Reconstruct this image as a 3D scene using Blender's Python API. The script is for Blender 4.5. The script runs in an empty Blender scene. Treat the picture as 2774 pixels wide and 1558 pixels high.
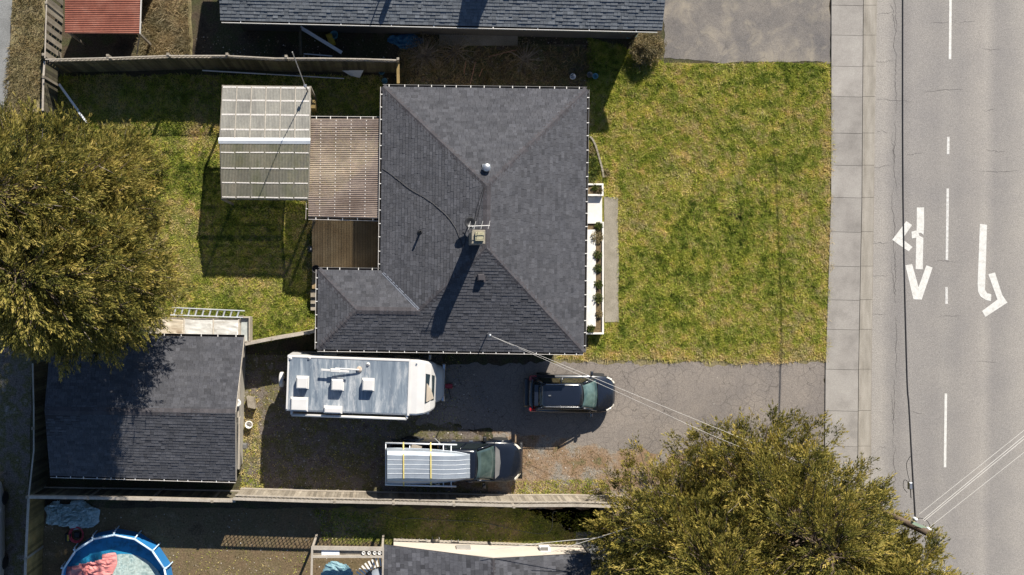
import bpy, bmesh, math, random
import numpy as np
from mathutils import Vector, Matrix
random.seed(7); rng = np.random.default_rng(11)
S = bpy.context.scene; C = S.collection
# ---------------------------------------------------------------- camera
H = 42.0; PPM = 54.0; FPX = H*PPM; NX, NY = 1080.0, 779.0
XC = (NX-1387.0)/PPM
cd = bpy.data.cameras.new('camera'); cam = bpy.data.objects.new('camera', cd); C.objects.link(cam)
cam.location = (XC, 0, H); cd.sensor_width = 36; cd.lens = 36*FPX/2774; cd.shift_x = (1387-NX)/2774
cd.clip_end = 3000; cd.clip_start = .5; S.camera = cam
# ---------------------------------------------------------------- light
w = bpy.data.worlds.new('World'); S.world = w; w.use_nodes = True
nt = w.node_tree; bg = nt.nodes['Background']; sky = nt.nodes.new('ShaderNodeTexSky')
sky.sky_type = 'NISHITA'; sky.sun_disc = False
SD = Vector((0.56, 1.36, 1.0)).normalized()          # towards the sun
sky.sun_elevation = math.asin(SD.z); sky.sun_rotation = math.atan2(SD.x, SD.y)
nt.links.new(sky.outputs[0], bg.inputs[0]); bg.inputs[1].default_value = 0.06; sky.ozone_density = 3.5; sky.dust_density = .3
sl = bpy.data.lights.new('sun', 'SUN'); sl.energy = 4.6; sl.angle = math.radians(.53); sl.color = (1, .94, .83)
so = bpy.data.objects.new('sun', sl); C.objects.link(so); so.location = (20, 60, 60)
so.rotation_euler = (-SD).to_track_quat('-Z', 'Y').to_euler()
S.view_settings.view_transform = 'Standard'; S.view_settings.look = 'None'
S.view_settings.exposure = 0.85; S.view_settings.gamma = 1
# ---------------------------------------------------------------- helpers
def P(px, py, z=0.0):
    k = (H-z)/FPX
    return Vector((XC+(px-NX)*k, -(py-NY)*k, z))
def G(px, py, z=0.0):                                 # plan position from ground pixels, lifted to z
    p = P(px, py, 0); p.z = z; return p
W = {}
def tag(o, label=None, cat=None, group=None, kind=None):
    if label: o['label'] = label
    if cat: o['category'] = cat
    if group: o['group'] = group
    if kind: o['kind'] = kind
    return o
def thing(name, loc, label, cat, rotz=0, group=None):
    o = bpy.data.objects.new(name, None); C.objects.link(o); o.empty_display_size = .3
    M = Matrix.Translation(loc) @ Matrix.Rotation(rotz, 4, 'Z'); o.matrix_local = M; W[o] = M
    return tag(o, label, cat, group)
def adopt(o, parent, M):
    if parent is not None:
        o.parent = parent; o.matrix_local = W[parent].inverted() @ M
    else: o.matrix_local = M
    W[o] = M
def place(name, mesh, parent, M):
    o = bpy.data.objects.new(name, mesh); C.objects.link(o); adopt(o, parent, M); return o
class MB:
    def __init__(s): s.v = []; s.f = []; s.t = []
    def add(s, vs, fs, tone=.5):
        n = len(s.v); s.v += [tuple(v) for v in vs]; s.f += [tuple(i+n for i in f) for f in fs]; s.t += [tone]*len(fs); return s
    def box(s, c, d, M=None, tone=.5):
        x, y, z = d[0]/2, d[1]/2, d[2]/2
        vs = [Vector((c[0]+sx*x, c[1]+sy*y, c[2]+sz*z)) for sz in (-1, 1) for sx, sy in ((-1,-1),(1,-1),(1,1),(-1,1))]
        if M is not None: vs = [M @ v for v in vs]
        return s.add(vs, [(3,2,1,0),(4,5,6,7),(0,1,5,4),(1,2,6,5),(2,3,7,6),(3,0,4,7)], tone)
    def bbox(s, c, d, b=.02, M=None, tone=.5):         # box with chamfered top
        x, y, z = d[0]/2, d[1]/2, d[2]/2; vs = []
        for zz, k in ((-z, 0), (z-b, 0), (z, b)):
            vs += [Vector((c[0]+sx*(x-k), c[1]+sy*(y-k), c[2]+zz)) for sx, sy in ((-1,-1),(1,-1),(1,1),(-1,1))]
        if M is not None: vs = [M @ v for v in vs]
        f = [(3,2,1,0),(8,9,10,11)]
        for r in (0, 4):
            for i in range(4): j = (i+1) % 4; f.append((r+i, r+j, r+4+j, r+4+i))
        return s.add(vs, f, tone)
    def prism(s, poly, z0, z1, tone=.5):               # poly: list of (x,y) ccw
        n = len(poly); vs = [(p[0], p[1], z0) for p in poly]+[(p[0], p[1], z1) for p in poly]
        return s.add(vs, [tuple(range(n-1, -1, -1)), tuple(range(n, 2*n))]+[(i, (i+1) % n, n+(i+1) % n, n+i) for i in range(n)], tone)
    def tube(s, pts, r, n=6, tone=.5, caps=True):
        pts = [Vector(p) for p in pts]; rs = r if isinstance(r, (list, tuple)) else [r]*len(pts); vs = []; m = len(pts)
        for i, p in enumerate(pts):
            d = (pts[min(i+1, m-1)]-pts[max(i-1, 0)]); d = d.normalized() if d.length > 1e-9 else Vector((0, 0, 1))
            a = d.cross(Vector((0, 0, 1)))
            if a.length < 1e-3: a = d.cross(Vector((1, 0, 0)))
            a.normalize(); b = d.cross(a)
            vs += [p+(a*math.cos(t)+b*math.sin(t))*rs[i] for t in [2*math.pi*k/n for k in range(n)]]
        fs = [(i*n+k, (i+1)*n+k, (i+1)*n+(k+1) % n, i*n+(k+1) % n) for i in range(m-1) for k in range(n)]
        if caps: fs += [tuple(range(n)), tuple(range((m-1)*n+n-1, (m-1)*n-1, -1))]
        return s.add(vs, fs, tone)
    def loft(s, rings, caps=True, tone=.5):
        n = len(rings[0]); m = len(rings); vs = [v for r in rings for v in r]
        fs = [(i*n+k, i*n+(k+1) % n, (i+1)*n+(k+1) % n, (i+1)*n+k) for i in range(m-1) for k in range(n)]
        if caps: fs += [tuple(range(n-1, -1, -1)), tuple(range((m-1)*n, m*n))]
        return s.add(vs, fs, tone)
    def lathe(s, prof, c=(0,0,0), n=20, tone=.5, M=None):
        rings = [[Vector((c[0]+r*math.cos(2*math.pi*k/n), c[1]+r*math.sin(2*math.pi*k/n), c[2]+z)) for k in range(n)] for r, z in prof]
        if M is not None: rings = [[M @ v for v in r] for r in rings]
        return s.loft(rings, True, tone)
    def mesh(s, name, m, smooth=False, M=None):
        me = bpy.data.meshes.new(name)
        vs = [M @ Vector(v) for v in s.v] if M is not None else s.v
        me.from_pydata(vs, [], s.f); a = me.attributes.new('tone', 'FLOAT', 'FACE'); a.data.foreach_set('value', s.t)
        if m: me.materials.append(m)
        if smooth: me.polygons.foreach_set('use_smooth', [True]*len(me.polygons))
        me.update(); return me
    def build(s, name, m, parent=None, smooth=False, local=False, fix=False):
        PM = W[parent] if parent is not None else Matrix.Identity(4)
        me = s.mesh(name, m, smooth, None if local or parent is None else PM.inverted())
        o = bpy.data.objects.new(name, me); C.objects.link(o)
        if parent is not None: o.parent = parent
        W[o] = PM
        if fix:
            bm = bmesh.new(); bm.from_mesh(me); bmesh.ops.recalc_face_normals(bm, faces=bm.faces); bm.to_mesh(me); bm.free()
        return o
def npmesh(name, V, F, tone, m, parent=None, smooth=False):   # numpy triangles/quads
    me = bpy.data.meshes.new(name); k = F.shape[1]
    me.vertices.add(len(V)); me.vertices.foreach_set('co', V.astype(np.float32).ravel())
    me.loops.add(F.size); me.loops.foreach_set('vertex_index', F.astype(np.int32).ravel())
    me.polygons.add(len(F)); me.polygons.foreach_set('loop_start', np.arange(0, F.size, k, dtype=np.int32))
    me.update(calc_edges=True); a = me.attributes.new('tone', 'FLOAT', 'FACE'); a.data.foreach_set('value', tone.astype(np.float32))
    me.materials.append(m); o = bpy.data.objects.new(name, me); C.objects.link(o)
    if parent is not None:
        me.transform(W[parent].inverted()); o.parent = parent; W[o] = W[parent]
    else: W[o] = Matrix.Identity(4)
    return o
TAB = rng.random((8, 256, 256))
def vn(x, y, s=0):
    x = np.asarray(x, float); y = np.asarray(y, float); xi = np.floor(x).astype(int); yi = np.floor(y).astype(int); fx = x-xi; fy = y-yi
    fx = fx*fx*(3-2*fx); fy = fy*fy*(3-2*fy); T = TAB[s]
    a = T[xi & 255, yi & 255]; b = T[(xi+1) & 255, yi & 255]; c = T[xi & 255, (yi+1) & 255]; d = T[(xi+1) & 255, (yi+1) & 255]
    return (a*(1-fx)+b*fx)*(1-fy)+(c*(1-fx)+d*fx)*fy
def fbm(x, y, s=0, o=4): return sum(vn(x*2**i+i*17, y*2**i, s)*.5**i for i in range(o))/sum(.5**i for i in range(o))
def inpoly(x, y, poly):
    r = np.zeros(x.shape, bool); n = len(poly); j = n-1
    for i in range(n):
        xi, yi = poly[i][0], poly[i][1]; xj, yj = poly[j][0], poly[j][1]
        r ^= ((yi > y) != (yj > y)) & (x < (xj-xi)*(y-yi)/((yj-yi) or 1e-9)+xi); j = i
    return r
def unit_box(name, m):
    return MB().box((0, 0, 0), (1, 1, 1)).mesh(name, m)
def bar_M(a, b, wy, wz):                               # matrix of a unit box stretched from a to b
    a, b = Vector(a), Vector(b); d = b-a; L = d.length; x = d.normalized(); up = Vector((0, 0, 1))
    if abs(x.z) > .99: up = Vector((1, 0, 0))
    y = up.cross(x).normalized(); z = x.cross(y)
    M = Matrix((x*L, y*wy, z*wz)).transposed().to_4x4(); M.translation = (a+b)/2; return M
# ---------------------------------------------------------------- materials
def ramp(nt, src, cols):
    r = nt.nodes.new('ShaderNodeValToRGB'); e = r.color_ramp.elements
    while len(e) < len(cols): e.new(.5)
    for k, (p, c) in enumerate(cols): e[k].position = p; e[k].color = (*c, 1)
    nt.links.new(src, r.inputs[0]); return r.outputs[0]
def mixc(nt, a, b, fac, mode='MIX'):
    m = nt.nodes.new('ShaderNodeMix'); m.data_type = 'RGBA'; m.blend_type = mode
    for sock, val in ((m.inputs[6], a), (m.inputs[7], b)):
        if isinstance(val, tuple): sock.default_value = (*val, 1)
        else: nt.links.new(val, sock)
    if isinstance(fac, (int, float)): m.inputs[0].default_value = fac
    else: nt.links.new(fac, m.inputs[0])
    return m.outputs[2]
def math_(nt, op, a, b=None, clamp=False):
    m = nt.nodes.new('ShaderNodeMath'); m.operation = op; m.use_clamp = clamp
    for i, v in enumerate((a, b)):
        if v is None: continue
        if isinstance(v, (int, float)): m.inputs[i].default_value = v
        else: nt.links.new(v, m.inputs[i])
    return m.outputs[0]
def tex(nt, kind, scale, detail=4, rough=.55, dist=0, vec=None, stretch=None):
    if vec is None:
        g = nt.nodes.new('ShaderNodeNewGeometry'); vec = g.outputs['Position']
    if stretch:
        mp = nt.nodes.new('ShaderNodeMapping'); mp.inputs['Scale'].default_value = stretch; nt.links.new(vec, mp.inputs[0]); vec = mp.outputs[0]
    if kind == 'noise':
        t = nt.nodes.new('ShaderNodeTexNoise'); t.inputs['Scale'].default_value = scale; t.inputs['Detail'].default_value = detail
        t.inputs['Roughness'].default_value = rough; t.inputs['Distortion'].default_value = dist; nt.links.new(vec, t.inputs['Vector']); return t.outputs[0]
    t = nt.nodes.new('ShaderNodeTexVoronoi'); t.inputs['Scale'].default_value = scale; t.feature = 'DISTANCE_TO_EDGE' if kind == 'crack' else 'F1'
    n2 = nt.nodes.new('ShaderNodeTexNoise'); n2.inputs['Scale'].default_value = scale*2.2; nt.links.new(vec, n2.inputs['Vector'])
    mx = mixc(nt, vec, n2.outputs[1], .12 if kind == 'crack' else .03, 'ADD'); nt.links.new(mx, t.inputs['Vector'])
    return t.outputs[0]
def new_mat(name):
    m = bpy.data.materials.new(name); m.use_nodes = True; return m, m.node_tree, m.node_tree.nodes['Principled BSDF']
def mat(name, cols, scale=3, rough=.8, metal=0, bump=.0, bscale=30, grain=.0, gscale=25, tone=0, coat=0, stretch=None, trans=0, detail=5, spec=.5, noise_rough=.6):
    m, nt, b = new_mat(name)
    if not isinstance(cols[0], tuple): cols = [tuple(cols)]
    if len(cols) == 1: cols = [tuple(x*.88 for x in cols[0]), tuple(min(1, x*1.1) for x in cols[0])]
    n = len(cols); pos = [.3+.4*k/(n-1) for k in range(n)]
    c = ramp(nt, tex(nt, 'noise', scale, detail, noise_rough, stretch=stretch), list(zip(pos, cols)))
    if grain:
        g = tex(nt, 'noise', gscale, 2, .7); lo = 1-grain; hi = 1+grain
        c = mixc(nt, c, ramp(nt, g, [(.3, (lo,)*3), (.7, (hi,)*3)]), 1, 'MULTIPLY')
    if tone:
        a = nt.nodes.new('ShaderNodeAttribute'); a.attribute_name = 'tone'
        c = mixc(nt, c, ramp(nt, a.outputs['Fac'], [(0, (1-tone,)*3), (1, (1+tone,)*3)]), 1, 'MULTIPLY')
    nt.links.new(c, b.inputs['Base Color']); b.inputs['Roughness'].default_value = rough; b.inputs['Metallic'].default_value = metal
    b.inputs['Coat Weight'].default_value = coat; b.inputs['Specular IOR Level'].default_value = spec
    if bump:
        bn = nt.nodes.new('ShaderNodeBump'); bn.inputs['Strength'].default_value = bump; bn.inputs['Distance'].default_value = .02
        nt.links.new(tex(nt, 'noise', bscale, 3, .6), bn.inputs['Height']); nt.links.new(bn.outputs[0], b.inputs['Normal'])
    if trans:
        out = nt.nodes['Material Output']; tr = nt.nodes.new('ShaderNodeBsdfTransparent'); mx = nt.nodes.new('ShaderNodeMixShader')
        mx.inputs[0].default_value = trans; nt.links.new(b.outputs[0], mx.inputs[1]); nt.links.new(tr.outputs[0], mx.inputs[2]); nt.links.new(mx.outputs[0], out.inputs[0])
    return m
def leaf_mat(name, cols, trans=.25):
    m, nt, b = new_mat(name); a = nt.nodes.new('ShaderNodeAttribute'); a.attribute_name = 'tone'
    c = ramp(nt, a.outputs['Fac'], cols); c = mixc(nt, c, ramp(nt, tex(nt, 'noise', 1.1, 2), [(.3, (.8, .85, .85)), (.7, (1.18, 1.1, 1.0))]), 1, 'MULTIPLY')
    nt.links.new(c, b.inputs['Base Color']); b.inputs['Roughness'].default_value = .75; b.inputs['Specular IOR Level'].default_value = .2
    out = nt.nodes['Material Output']; tr = nt.nodes.new('ShaderNodeBsdfTranslucent'); nt.links.new(c, tr.inputs[0])
    mx = nt.nodes.new('ShaderNodeMixShader'); mx.inputs[0].default_value = trans; nt.links.new(b.outputs[0], mx.inputs[1]); nt.links.new(tr.outputs[0], mx.inputs[2]); nt.links.new(mx.outputs[0], out.inputs[0])
    return m
def asphalt(name, base, dark, crack=.5, cmask=(.45, .6), cscale=1.6, patch=.5, stains=None, tracks=False):
    m, nt, b = new_mat(name)
    c = ramp(nt, tex(nt, 'noise', patch, 5, .62), [(.3, dark), (.68, base)])
    for s, k in ((26, .3), (9, .07)):
        c = mixc(nt, c, ramp(nt, tex(nt, 'noise', s, 2, .8), [(.32, (1-k,)*3), (.68, (1+k,)*3)]), 1, 'MULTIPLY')
    if stains:
        c = mixc(nt, c, stains, ramp(nt, tex(nt, 'noise', .9, 6, .65, .6), [(.5, (0,)*3), (.72, (.7,)*3)]))
    if tracks:
        g = nt.nodes.new('ShaderNodeNewGeometry'); sx = nt.nodes.new('ShaderNodeSeparateXYZ'); nt.links.new(g.outputs['Position'], sx.inputs[0])
        x = math_(nt, 'ADD', sx.outputs[0], math_(nt, 'MULTIPLY', sx.outputs[1], -.012))
        x = math_(nt, 'ADD', x, math_(nt, 'MULTIPLY', tex(nt, 'noise', .35, 3), .3))
        f = math_(nt, 'DIVIDE', math_(nt, 'SUBTRACT', x, 18.), 8.)
        c = mixc(nt, c, ramp(nt, f, [(.0, (1.13, 1.12, 1.1)), (.09, (1.16, 1.15, 1.13)), (.15, (.9, .9, .91)), (.2, (.84, .84, .86)), (.27, (.98, .98, .99)), (.42, (.93, .93, .94)), (.47, (1.0, 1, 1)), (.56, (.93, .93, .94)), (.68, (1.06, 1.05, 1.04)), (.73, (1.15, 1.14, 1.12)), (.79, (.93, .93, .94)), (.86, (.98, .98, .98)), (.97, (1.14, 1.13, 1.11))]), 1, 'MULTIPLY')
    cr = ramp(nt, tex(nt, 'crack', cscale), [(0, (1,)*3), (.028, (0,)*3)])
    mk = ramp(nt, tex(nt, 'noise', .45, 3, .6), [(cmask[0], (0,)*3), (cmask[1], (1,)*3)])
    c = mixc(nt, c, tuple(x*.35 for x in dark), mixc(nt, mixc(nt, cr, mk, 1, 'MULTIPLY'), (crack,)*3, 1, 'MULTIPLY'))
    nt.links.new(c, b.inputs['Base Color']); b.inputs['Roughness'].default_value = .9; b.inputs['Specular IOR Level'].default_value = .25
    bn = nt.nodes.new('ShaderNodeBump'); bn.inputs['Strength'].default_value = .35; bn.inputs['Distance'].default_value = .02
    nt.links.new(tex(nt, 'noise', 20, 3, .7), bn.inputs['Height']); nt.links.new(bn.outputs[0], b.inputs['Normal']); return m
M = {}
M['soil'] = mat('soil', [(.035, .028, .022), (.075, .058, .04), (.06, .062, .03), (.11, .085, .06)], .8, .95, bump=.7, bscale=9, grain=.45, gscale=14, spec=.1)
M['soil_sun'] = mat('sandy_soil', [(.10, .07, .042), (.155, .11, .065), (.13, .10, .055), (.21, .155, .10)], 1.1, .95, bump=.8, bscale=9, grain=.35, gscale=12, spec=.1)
M['mulch'] = mat('mulch', [(.13, .125, .06), (.22, .145, .09), (.25, .18, .125), (.24, .215, .185), (.17, .155, .135)], 1.1, .95, bump=.8, bscale=12, grain=.35, gscale=14, spec=.1)
M['gravel'] = mat('gravel_dirt', [(.08, .06, .045), (.16, .135, .12), (.11, .10, .045), (.24, .21, .20)], 1.2, .95, bump=.9, bscale=16, grain=.5, gscale=16, spec=.1)
M['lawn'] = mat('lawn_soil', [(.11, .12, .024), (.22, .20, .045), (.28, .22, .10)], .9, .95, bump=.8, bscale=10, grain=.4, gscale=10, spec=.1)
M['yard'] = mat('yard_soil', [(.08, .10, .022), (.15, .145, .04), (.26, .18, .11)], .55, .95, bump=.8, bscale=10, grain=.4, gscale=10, spec=.1)
M['dry'] = mat('dry_grass_soil', [(.11, .095, .05), (.2, .17, .09), (.26, .21, .13)], 1.2, .95, bump=.8, bscale=10, grain=.4, gscale=12, spec=.1)
M['road'] = asphalt('road_asphalt', (.285, .262, .238), (.245, .227, .212), .0, (.50, .62), .42, .5, tracks=True)
M['drive'] = asphalt('driveway_asphalt', (.25, .215, .185), (.17, .15, .138), .75, (.40, .52), 2.1, .4)
M['drive2'] = asphalt('stained_driveway', (.215, .19, .165), (.125, .115, .112), .4, (.55, .65), 1.2, .55, stains=(.33, .285, .22))
M['alley'] = asphalt('alley_gravel', (.24, .24, .235), (.17, .17, .165), .1, (.6, .7), 2, .8)
M['slab'] = mat('sidewalk_concrete', [(.235, .215, .195), (.30, .275, .25), (.34, .315, .285)], .9, .9, bump=.25, bscale=25, grain=.13, gscale=24, tone=.07, spec=.2)
M['kerb'] = mat('kerb_concrete', [(.24, .215, .18), (.36, .325, .28)], 1.1, .9, bump=.25, bscale=25, grain=.13, gscale=24, tone=.08, spec=.2, stretch=(3, .6, 1))
M['joint'] = mat('joint_dirt', (.17, .14, .11), 4, .95)
M['crack'] = mat('crack_tar', (.10, .09, .085), 4, .95)
M['paint'] = mat('road_paint', [(.52, .50, .46), (.62, .60, .56), (.68, .66, .62)], 5, .7, grain=.1, gscale=20)
M['paintw'] = mat('worn_road_paint', [(.42, .40, .38), (.70, .68, .64)], 9, .7, grain=.15, gscale=20)
M['conc'] = mat('old_concrete', [(.22, .195, .15), (.32, .285, .23)], 1.6, .9, bump=.4, bscale=20, grain=.2, gscale=20, spec=.2)
M['shingle'] = mat('asphalt_shingle', [(.062, .063, .072), (.083, .083, .092)], 2.2, .88, bump=.5, bscale=60, grain=.2, gscale=18, tone=.28, spec=.25)
M['shingle_n'] = mat('weathered_blue_shingle', [(.10, .112, .128), (.14, .15, .165)], 2.2, .88, bump=.5, bscale=60, grain=.16, gscale=18, tone=.25, spec=.25)
M['cap'] = mat('ridge_shingle', [(.055, .051, .057), (.07, .065, .07)], 2.2, .9, grain=.15, gscale=18, tone=.2, spec=.25)
M['underlay'] = mat('roof_underlay', (.028, .026, .03), 3, .95)
M['white'] = mat('white_trim', [(.66, .63, .58), (.8, .77, .73)], 2, .55)
M['gutw'] = mat('weathered_white_gutter', [(.42, .39, .36), (.68, .64, .6)], 1.2, .5)
M['gutg'] = mat('grey_gutter', [(.13, .125, .12), (.22, .21, .2)], 1.2, .5)
M['debris'] = mat('gutter_debris', (.02, .016, .014), 5, .95)
M['wall'] = mat('painted_siding', [(.36, .33, .28), (.44, .41, .36)], 1.5, .8)
M['wallw'] = mat('cream_wall', [(.52, .46, .39), (.6, .53, .46)], 1, .75)
M['glass'] = mat('dark_glass', (.03, .045, .055), 2, .06, spec=.8)
M['wood'] = mat('weathered_wood', [(.15, .125, .095), (.25, .215, .17), (.33, .29, .235)], 2.5, .85, tone=.25, grain=.2, gscale=20, stretch=(1, 1, .3))
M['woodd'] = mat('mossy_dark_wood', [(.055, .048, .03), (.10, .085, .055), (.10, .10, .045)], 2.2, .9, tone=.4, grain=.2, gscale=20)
M['woodb'] = mat('pale_rail_wood', [(.31, .27, .22), (.43, .38, .32)], 2.5, .8, tone=.15, grain=.15, gscale=20)
M['woody'] = mat('ochre_boards', [(.16, .11, .035), (.30, .21, .08)], 2, .8, tone=.3, grain=.2)
M['deck'] = mat('deck_boards', [(.21, .14, .07), (.33, .24, .13)], 1.4, .85, tone=.16, grain=.2, gscale=20)
M['poly'] = mat('corrugated_plastic', [(.175, .165, .15), (.25, .24, .215), (.30, .285, .25)], 1.1, .45, tone=.12, trans=.10, grain=.12, gscale=9, stretch=(1.6, .5, 1))
M['polyb'] = mat('aged_plastic', [(.21, .155, .125), (.32, .25, .21), (.56, .45, .35)], .62, .5, tone=.12, trans=.2, grain=.12, gscale=7, stretch=(.8, 1, 1))
M['polyg'] = mat('mossy_plastic', [(.135, .135, .085), (.185, .175, .14), (.23, .205, .16)], .9, .5, tone=.1, trans=.10, grain=.14, gscale=9, stretch=(1.6, .5, 1))
M['strip'] = mat('lit_purlin_strip', [(.55, .5, .46), (.78, .74, .7)], 12, .6)  # pale colour stands in for light on the purlins; fixings share it
M['red'] = mat('red_corrugated_metal', [(.20, .065, .04), (.27, .095, .06), (.33, .14, .095)], 1.3, .55, tone=.12, grain=.12, gscale=8)
M['metal'] = mat('galvanised_metal', [(.42, .43, .45), (.6, .61, .63)], 3, .35, .8)
M['alu'] = mat('aluminium_hull', [(.30, .335, .38), (.38, .42, .465)], 1.6, .42, .35, grain=.05, gscale=6)
M['alul'] = mat('aluminium_rib', [(.62, .64, .66), (.75, .76, .78)], 3, .4, .3)
M['black'] = mat('black_plastic', (.012, .012, .014), 3, .5)
M['cable'] = mat('black_cable', (.02, .018, .02), 3, .6)
M['wire'] = mat('bare_wire', (.6, .57, .53), 3, .4, .2)
M['carp'] = mat('black_car_paint', (.010, .013, .022), 2, .22, 0, coat=1, spec=.6)
M['carp2'] = mat('navy_car_paint', (.009, .012, .02), 2, .2, 0, coat=.5, spec=.4)
M['cglass'] = mat('tinted_windscreen', [(.04, .075, .075), (.13, .2, .19)], 2.5, .08, 0, coat=1)
M['sglass'] = mat('side_glass', (.015, .02, .022), 2, .07, coat=1)
M['tyre'] = mat('tyre_rubber', (.02, .02, .02), 5, .85)
M['chrome'] = mat('chrome', (.65, .65, .66), 3, .18, .9)
M['redl'] = mat('red_lamp', (.3, .015, .02), 3, .25, coat=1)
M['headl'] = mat('headlamp_lens', [(.6, .55, .45), (.75, .7, .62)], 6, .2, coat=1)
M['amber'] = mat('amber_lens', (.6, .25, .05), 3, .3)
M['rv'] = mat('motorhome_gelcoat', [(.58, .56, .54), (.66, .64, .62)], 1.5, .4, coat=.3)
M['strap'] = mat('yellow_webbing', [(.5, .4, .12), (.62, .52, .2)], 5, .8)
M['poolb'] = mat('pool_liner', [(.02, .24, .52), (.03, .30, .62)], 1, .45)
M['poolo'] = mat('pool_outer', (.02, .17, .42), 1, .5)
M['poolr'] = mat('pool_rim', [(.45, .62, .78), (.66, .76, .85)], 3, .4)
M['pink'] = mat('pink_towel', [(.55, .17, .16), (.66, .27, .25)], 3, .85)
M['tarp'] = mat('pale_tarp', [(.26, .38, .39), (.62, .72, .72)], 3, .6, bump=.6, bscale=6)
M['btarp'] = mat('blue_tarp', [(.02, .10, .2), (.04, .17, .3)], 3, .6)
M['gtarp'] = mat('teal_tarp', [(.10, .22, .27), (.2, .33, .37)], 2, .6)
M['sheet'] = mat('dusty_plastic_sheet', [(.27, .25, .22), (.38, .37, .35), (.46, .45, .43)], 2.2, .4, bump=.9, bscale=3.5, stretch=(.6, 2, 1))
M['sheetb'] = mat('dirty_plastic_sheet', [(.16, .11, .07), (.33, .28, .21), (.40, .35, .28)], 2.2, .5, bump=.9, bscale=3.5, stretch=(.6, 2, 1))
M['pinkw'] = mat('pinkish_twig', (.4, .2, .15), 3, .8)
M['bark'] = mat('bark', [(.09, .06, .042), (.17, .125, .09)], 4, .9, bump=.8, bscale=14)
M['twig'] = mat('bare_twig', [(.26, .21, .165), (.4, .335, .27)], 4, .8)
M['yellow'] = mat('yellow_plastic', (.5, .35, .04), 3, .6)
M['teal'] = mat('teal_plastic', (.10, .26, .33), 3, .5)
M['redp'] = mat('red_hose', (.38, .03, .05), 3, .5)
M['vinyl'] = mat('white_vinyl', [(.66, .68, .7), (.8, .81, .83)], 3, .5)
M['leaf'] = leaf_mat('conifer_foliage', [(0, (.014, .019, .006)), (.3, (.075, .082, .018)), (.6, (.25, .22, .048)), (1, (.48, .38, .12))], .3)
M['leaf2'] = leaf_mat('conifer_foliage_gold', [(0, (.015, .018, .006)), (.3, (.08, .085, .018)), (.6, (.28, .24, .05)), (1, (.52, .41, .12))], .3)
M['grass'] = leaf_mat('grass_blades', [(0, (.03, .055, .010)), (.22, (.135, .195, .026)), (.48, (.36, .42, .068)), (.74, (.56, .54, .135)), (1, (.64, .53, .28))], .42)
M['straw'] = leaf_mat('straw_blades', [(0, (.10, .09, .03)), (.5, (.26, .21, .11)), (1, (.42, .34, .22))], .3)
M['plant'] = leaf_mat('garden_leaves', [(0, (.03, .05, .012)), (.6, (.10, .14, .03)), (1, (.24, .22, .08))], .3)
# ---------------------------------------------------------------- ground sheets
def sheet(name, pts, z, m, thick=0, jag=0, kind='structure', parent=None, label=None):
    pp = [G(*p, 0) for p in pts]
    if jag:
        q = []
        for i, a in enumerate(pp):
            b = pp[(i+1) % len(pp)]; n = max(1, int((b-a).length/.14)); nn = Vector((-(b-a).y, (b-a).x, 0)).normalized()
            for k in range(n):
                p = a.lerp(b, k/n); q.append(p+nn*jag*(float(fbm(p.x*1.7+5, p.y*1.7+9, 2, 5))-.5)*2)
        pp = q
    ar = sum(pp[i].x*pp[(i+1) % len(pp)].y-pp[(i+1) % len(pp)].x*pp[i].y for i in range(len(pp)))
    if ar < 0: pp = pp[::-1]
    mb = MB()
    if thick: mb.prism([(p.x, p.y) for p in pp], z-thick, z)
    else: mb.add([(p.x, p.y, z) for p in pp], [tuple(range(len(pp)))])
    o = mb.build(name, m, parent)
    if parent is None: tag(o, kind=kind)
    return o
sheet('ground', [(-60000, -60000), (60000, -60000), (60000, 60000), (-60000, 60000)], 0, M['soil'])
LAWN = [(1592, 100), (1760, 150), (1800, 172), (2252, 172), (2254, 560), (2240, 975), (2050, 985), (1900, 978), (1500, 972), (1540, 950), (1592, 950)]
sheet('lawn_border', [(1500, 940), (2244, 940), (2244, 1010), (1500, 1010)], .003, M['dry'])
sheet('front_lawn', LAWN, .004, M['lawn'], jag=.12)
YARD = [(130, 205), (1040, 205), (1040, 400), (870, 560), (860, 900), (690, 935), (430, 935), (120, 935)]
sheet('back_lawn', YARD, .004, M['yard'], jag=.12)
sheet('dry_grass', [(382, -80), (520, -80), (520, 155), (375, 165)], .004, M['dry'], jag=.1)
sheet('passage_soil', [(1085, 120), (1590, 120), (1590, 230), (1085, 230)], .004, mat('weedy_soil', [(.07, .05, .035), (.14, .105, .07), (.09, .10, .035), (.18, .14, .1)], 1.6, .95, bump=.9, bscale=8, grain=.5, gscale=12), jag=.1)
sheet('verge', [(34, -80), (125, -80), (110, 300), (-40, 420), (20, 280)], .004, M['dry'], jag=.15)
sheet('alley', [(-600, -80), (36, -80), (22, 260), (-10, 330), (-60, 2000), (-600, 2000)], .006, M['alley'], jag=.08)
sheet('alley_gravel', [(-60, 900), (88, 900), (78, 1346), (66, 1700), (-60, 1700)], .008, M['gravel'], jag=.08)
sheet('driveway', [(1140, 985), (1500, 985), (2245, 982), (2240, 1560), (2160, 1270), (1800, 1230), (1640, 1215), (1450, 1180), (1210, 1150), (1130, 1150), (1110, 1060)], .012, M['drive'], jag=.38)
sheet('mulch', [(1330, 1150), (1420, 1140), (1640, 1150), (1820, 1190), (2150, 1260), (2200, 1700), (1330, 1345)], .008, M['mulch'], jag=.45)
sheet('gravel_yard', [(655, 960), (1200, 960), (1230, 1150), (1345, 1200), (1345, 1345), (655, 1345)], .004, M['gravel'], jag=.15)
sheet('neighbour_driveway', [(1800, -120), (2249, -120), (2249, 170), (2100, 165), (1960, 172), (1870, 160), (1797, 158)], .012, M['drive2'], jag=.14)
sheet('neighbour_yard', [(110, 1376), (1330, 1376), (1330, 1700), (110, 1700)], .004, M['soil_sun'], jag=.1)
sheet('shaded_moss', [(900, 1376), (1640, 1376), (1640, 1478), (900, 1470)], .008, M['yard'], jag=.25)
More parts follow.
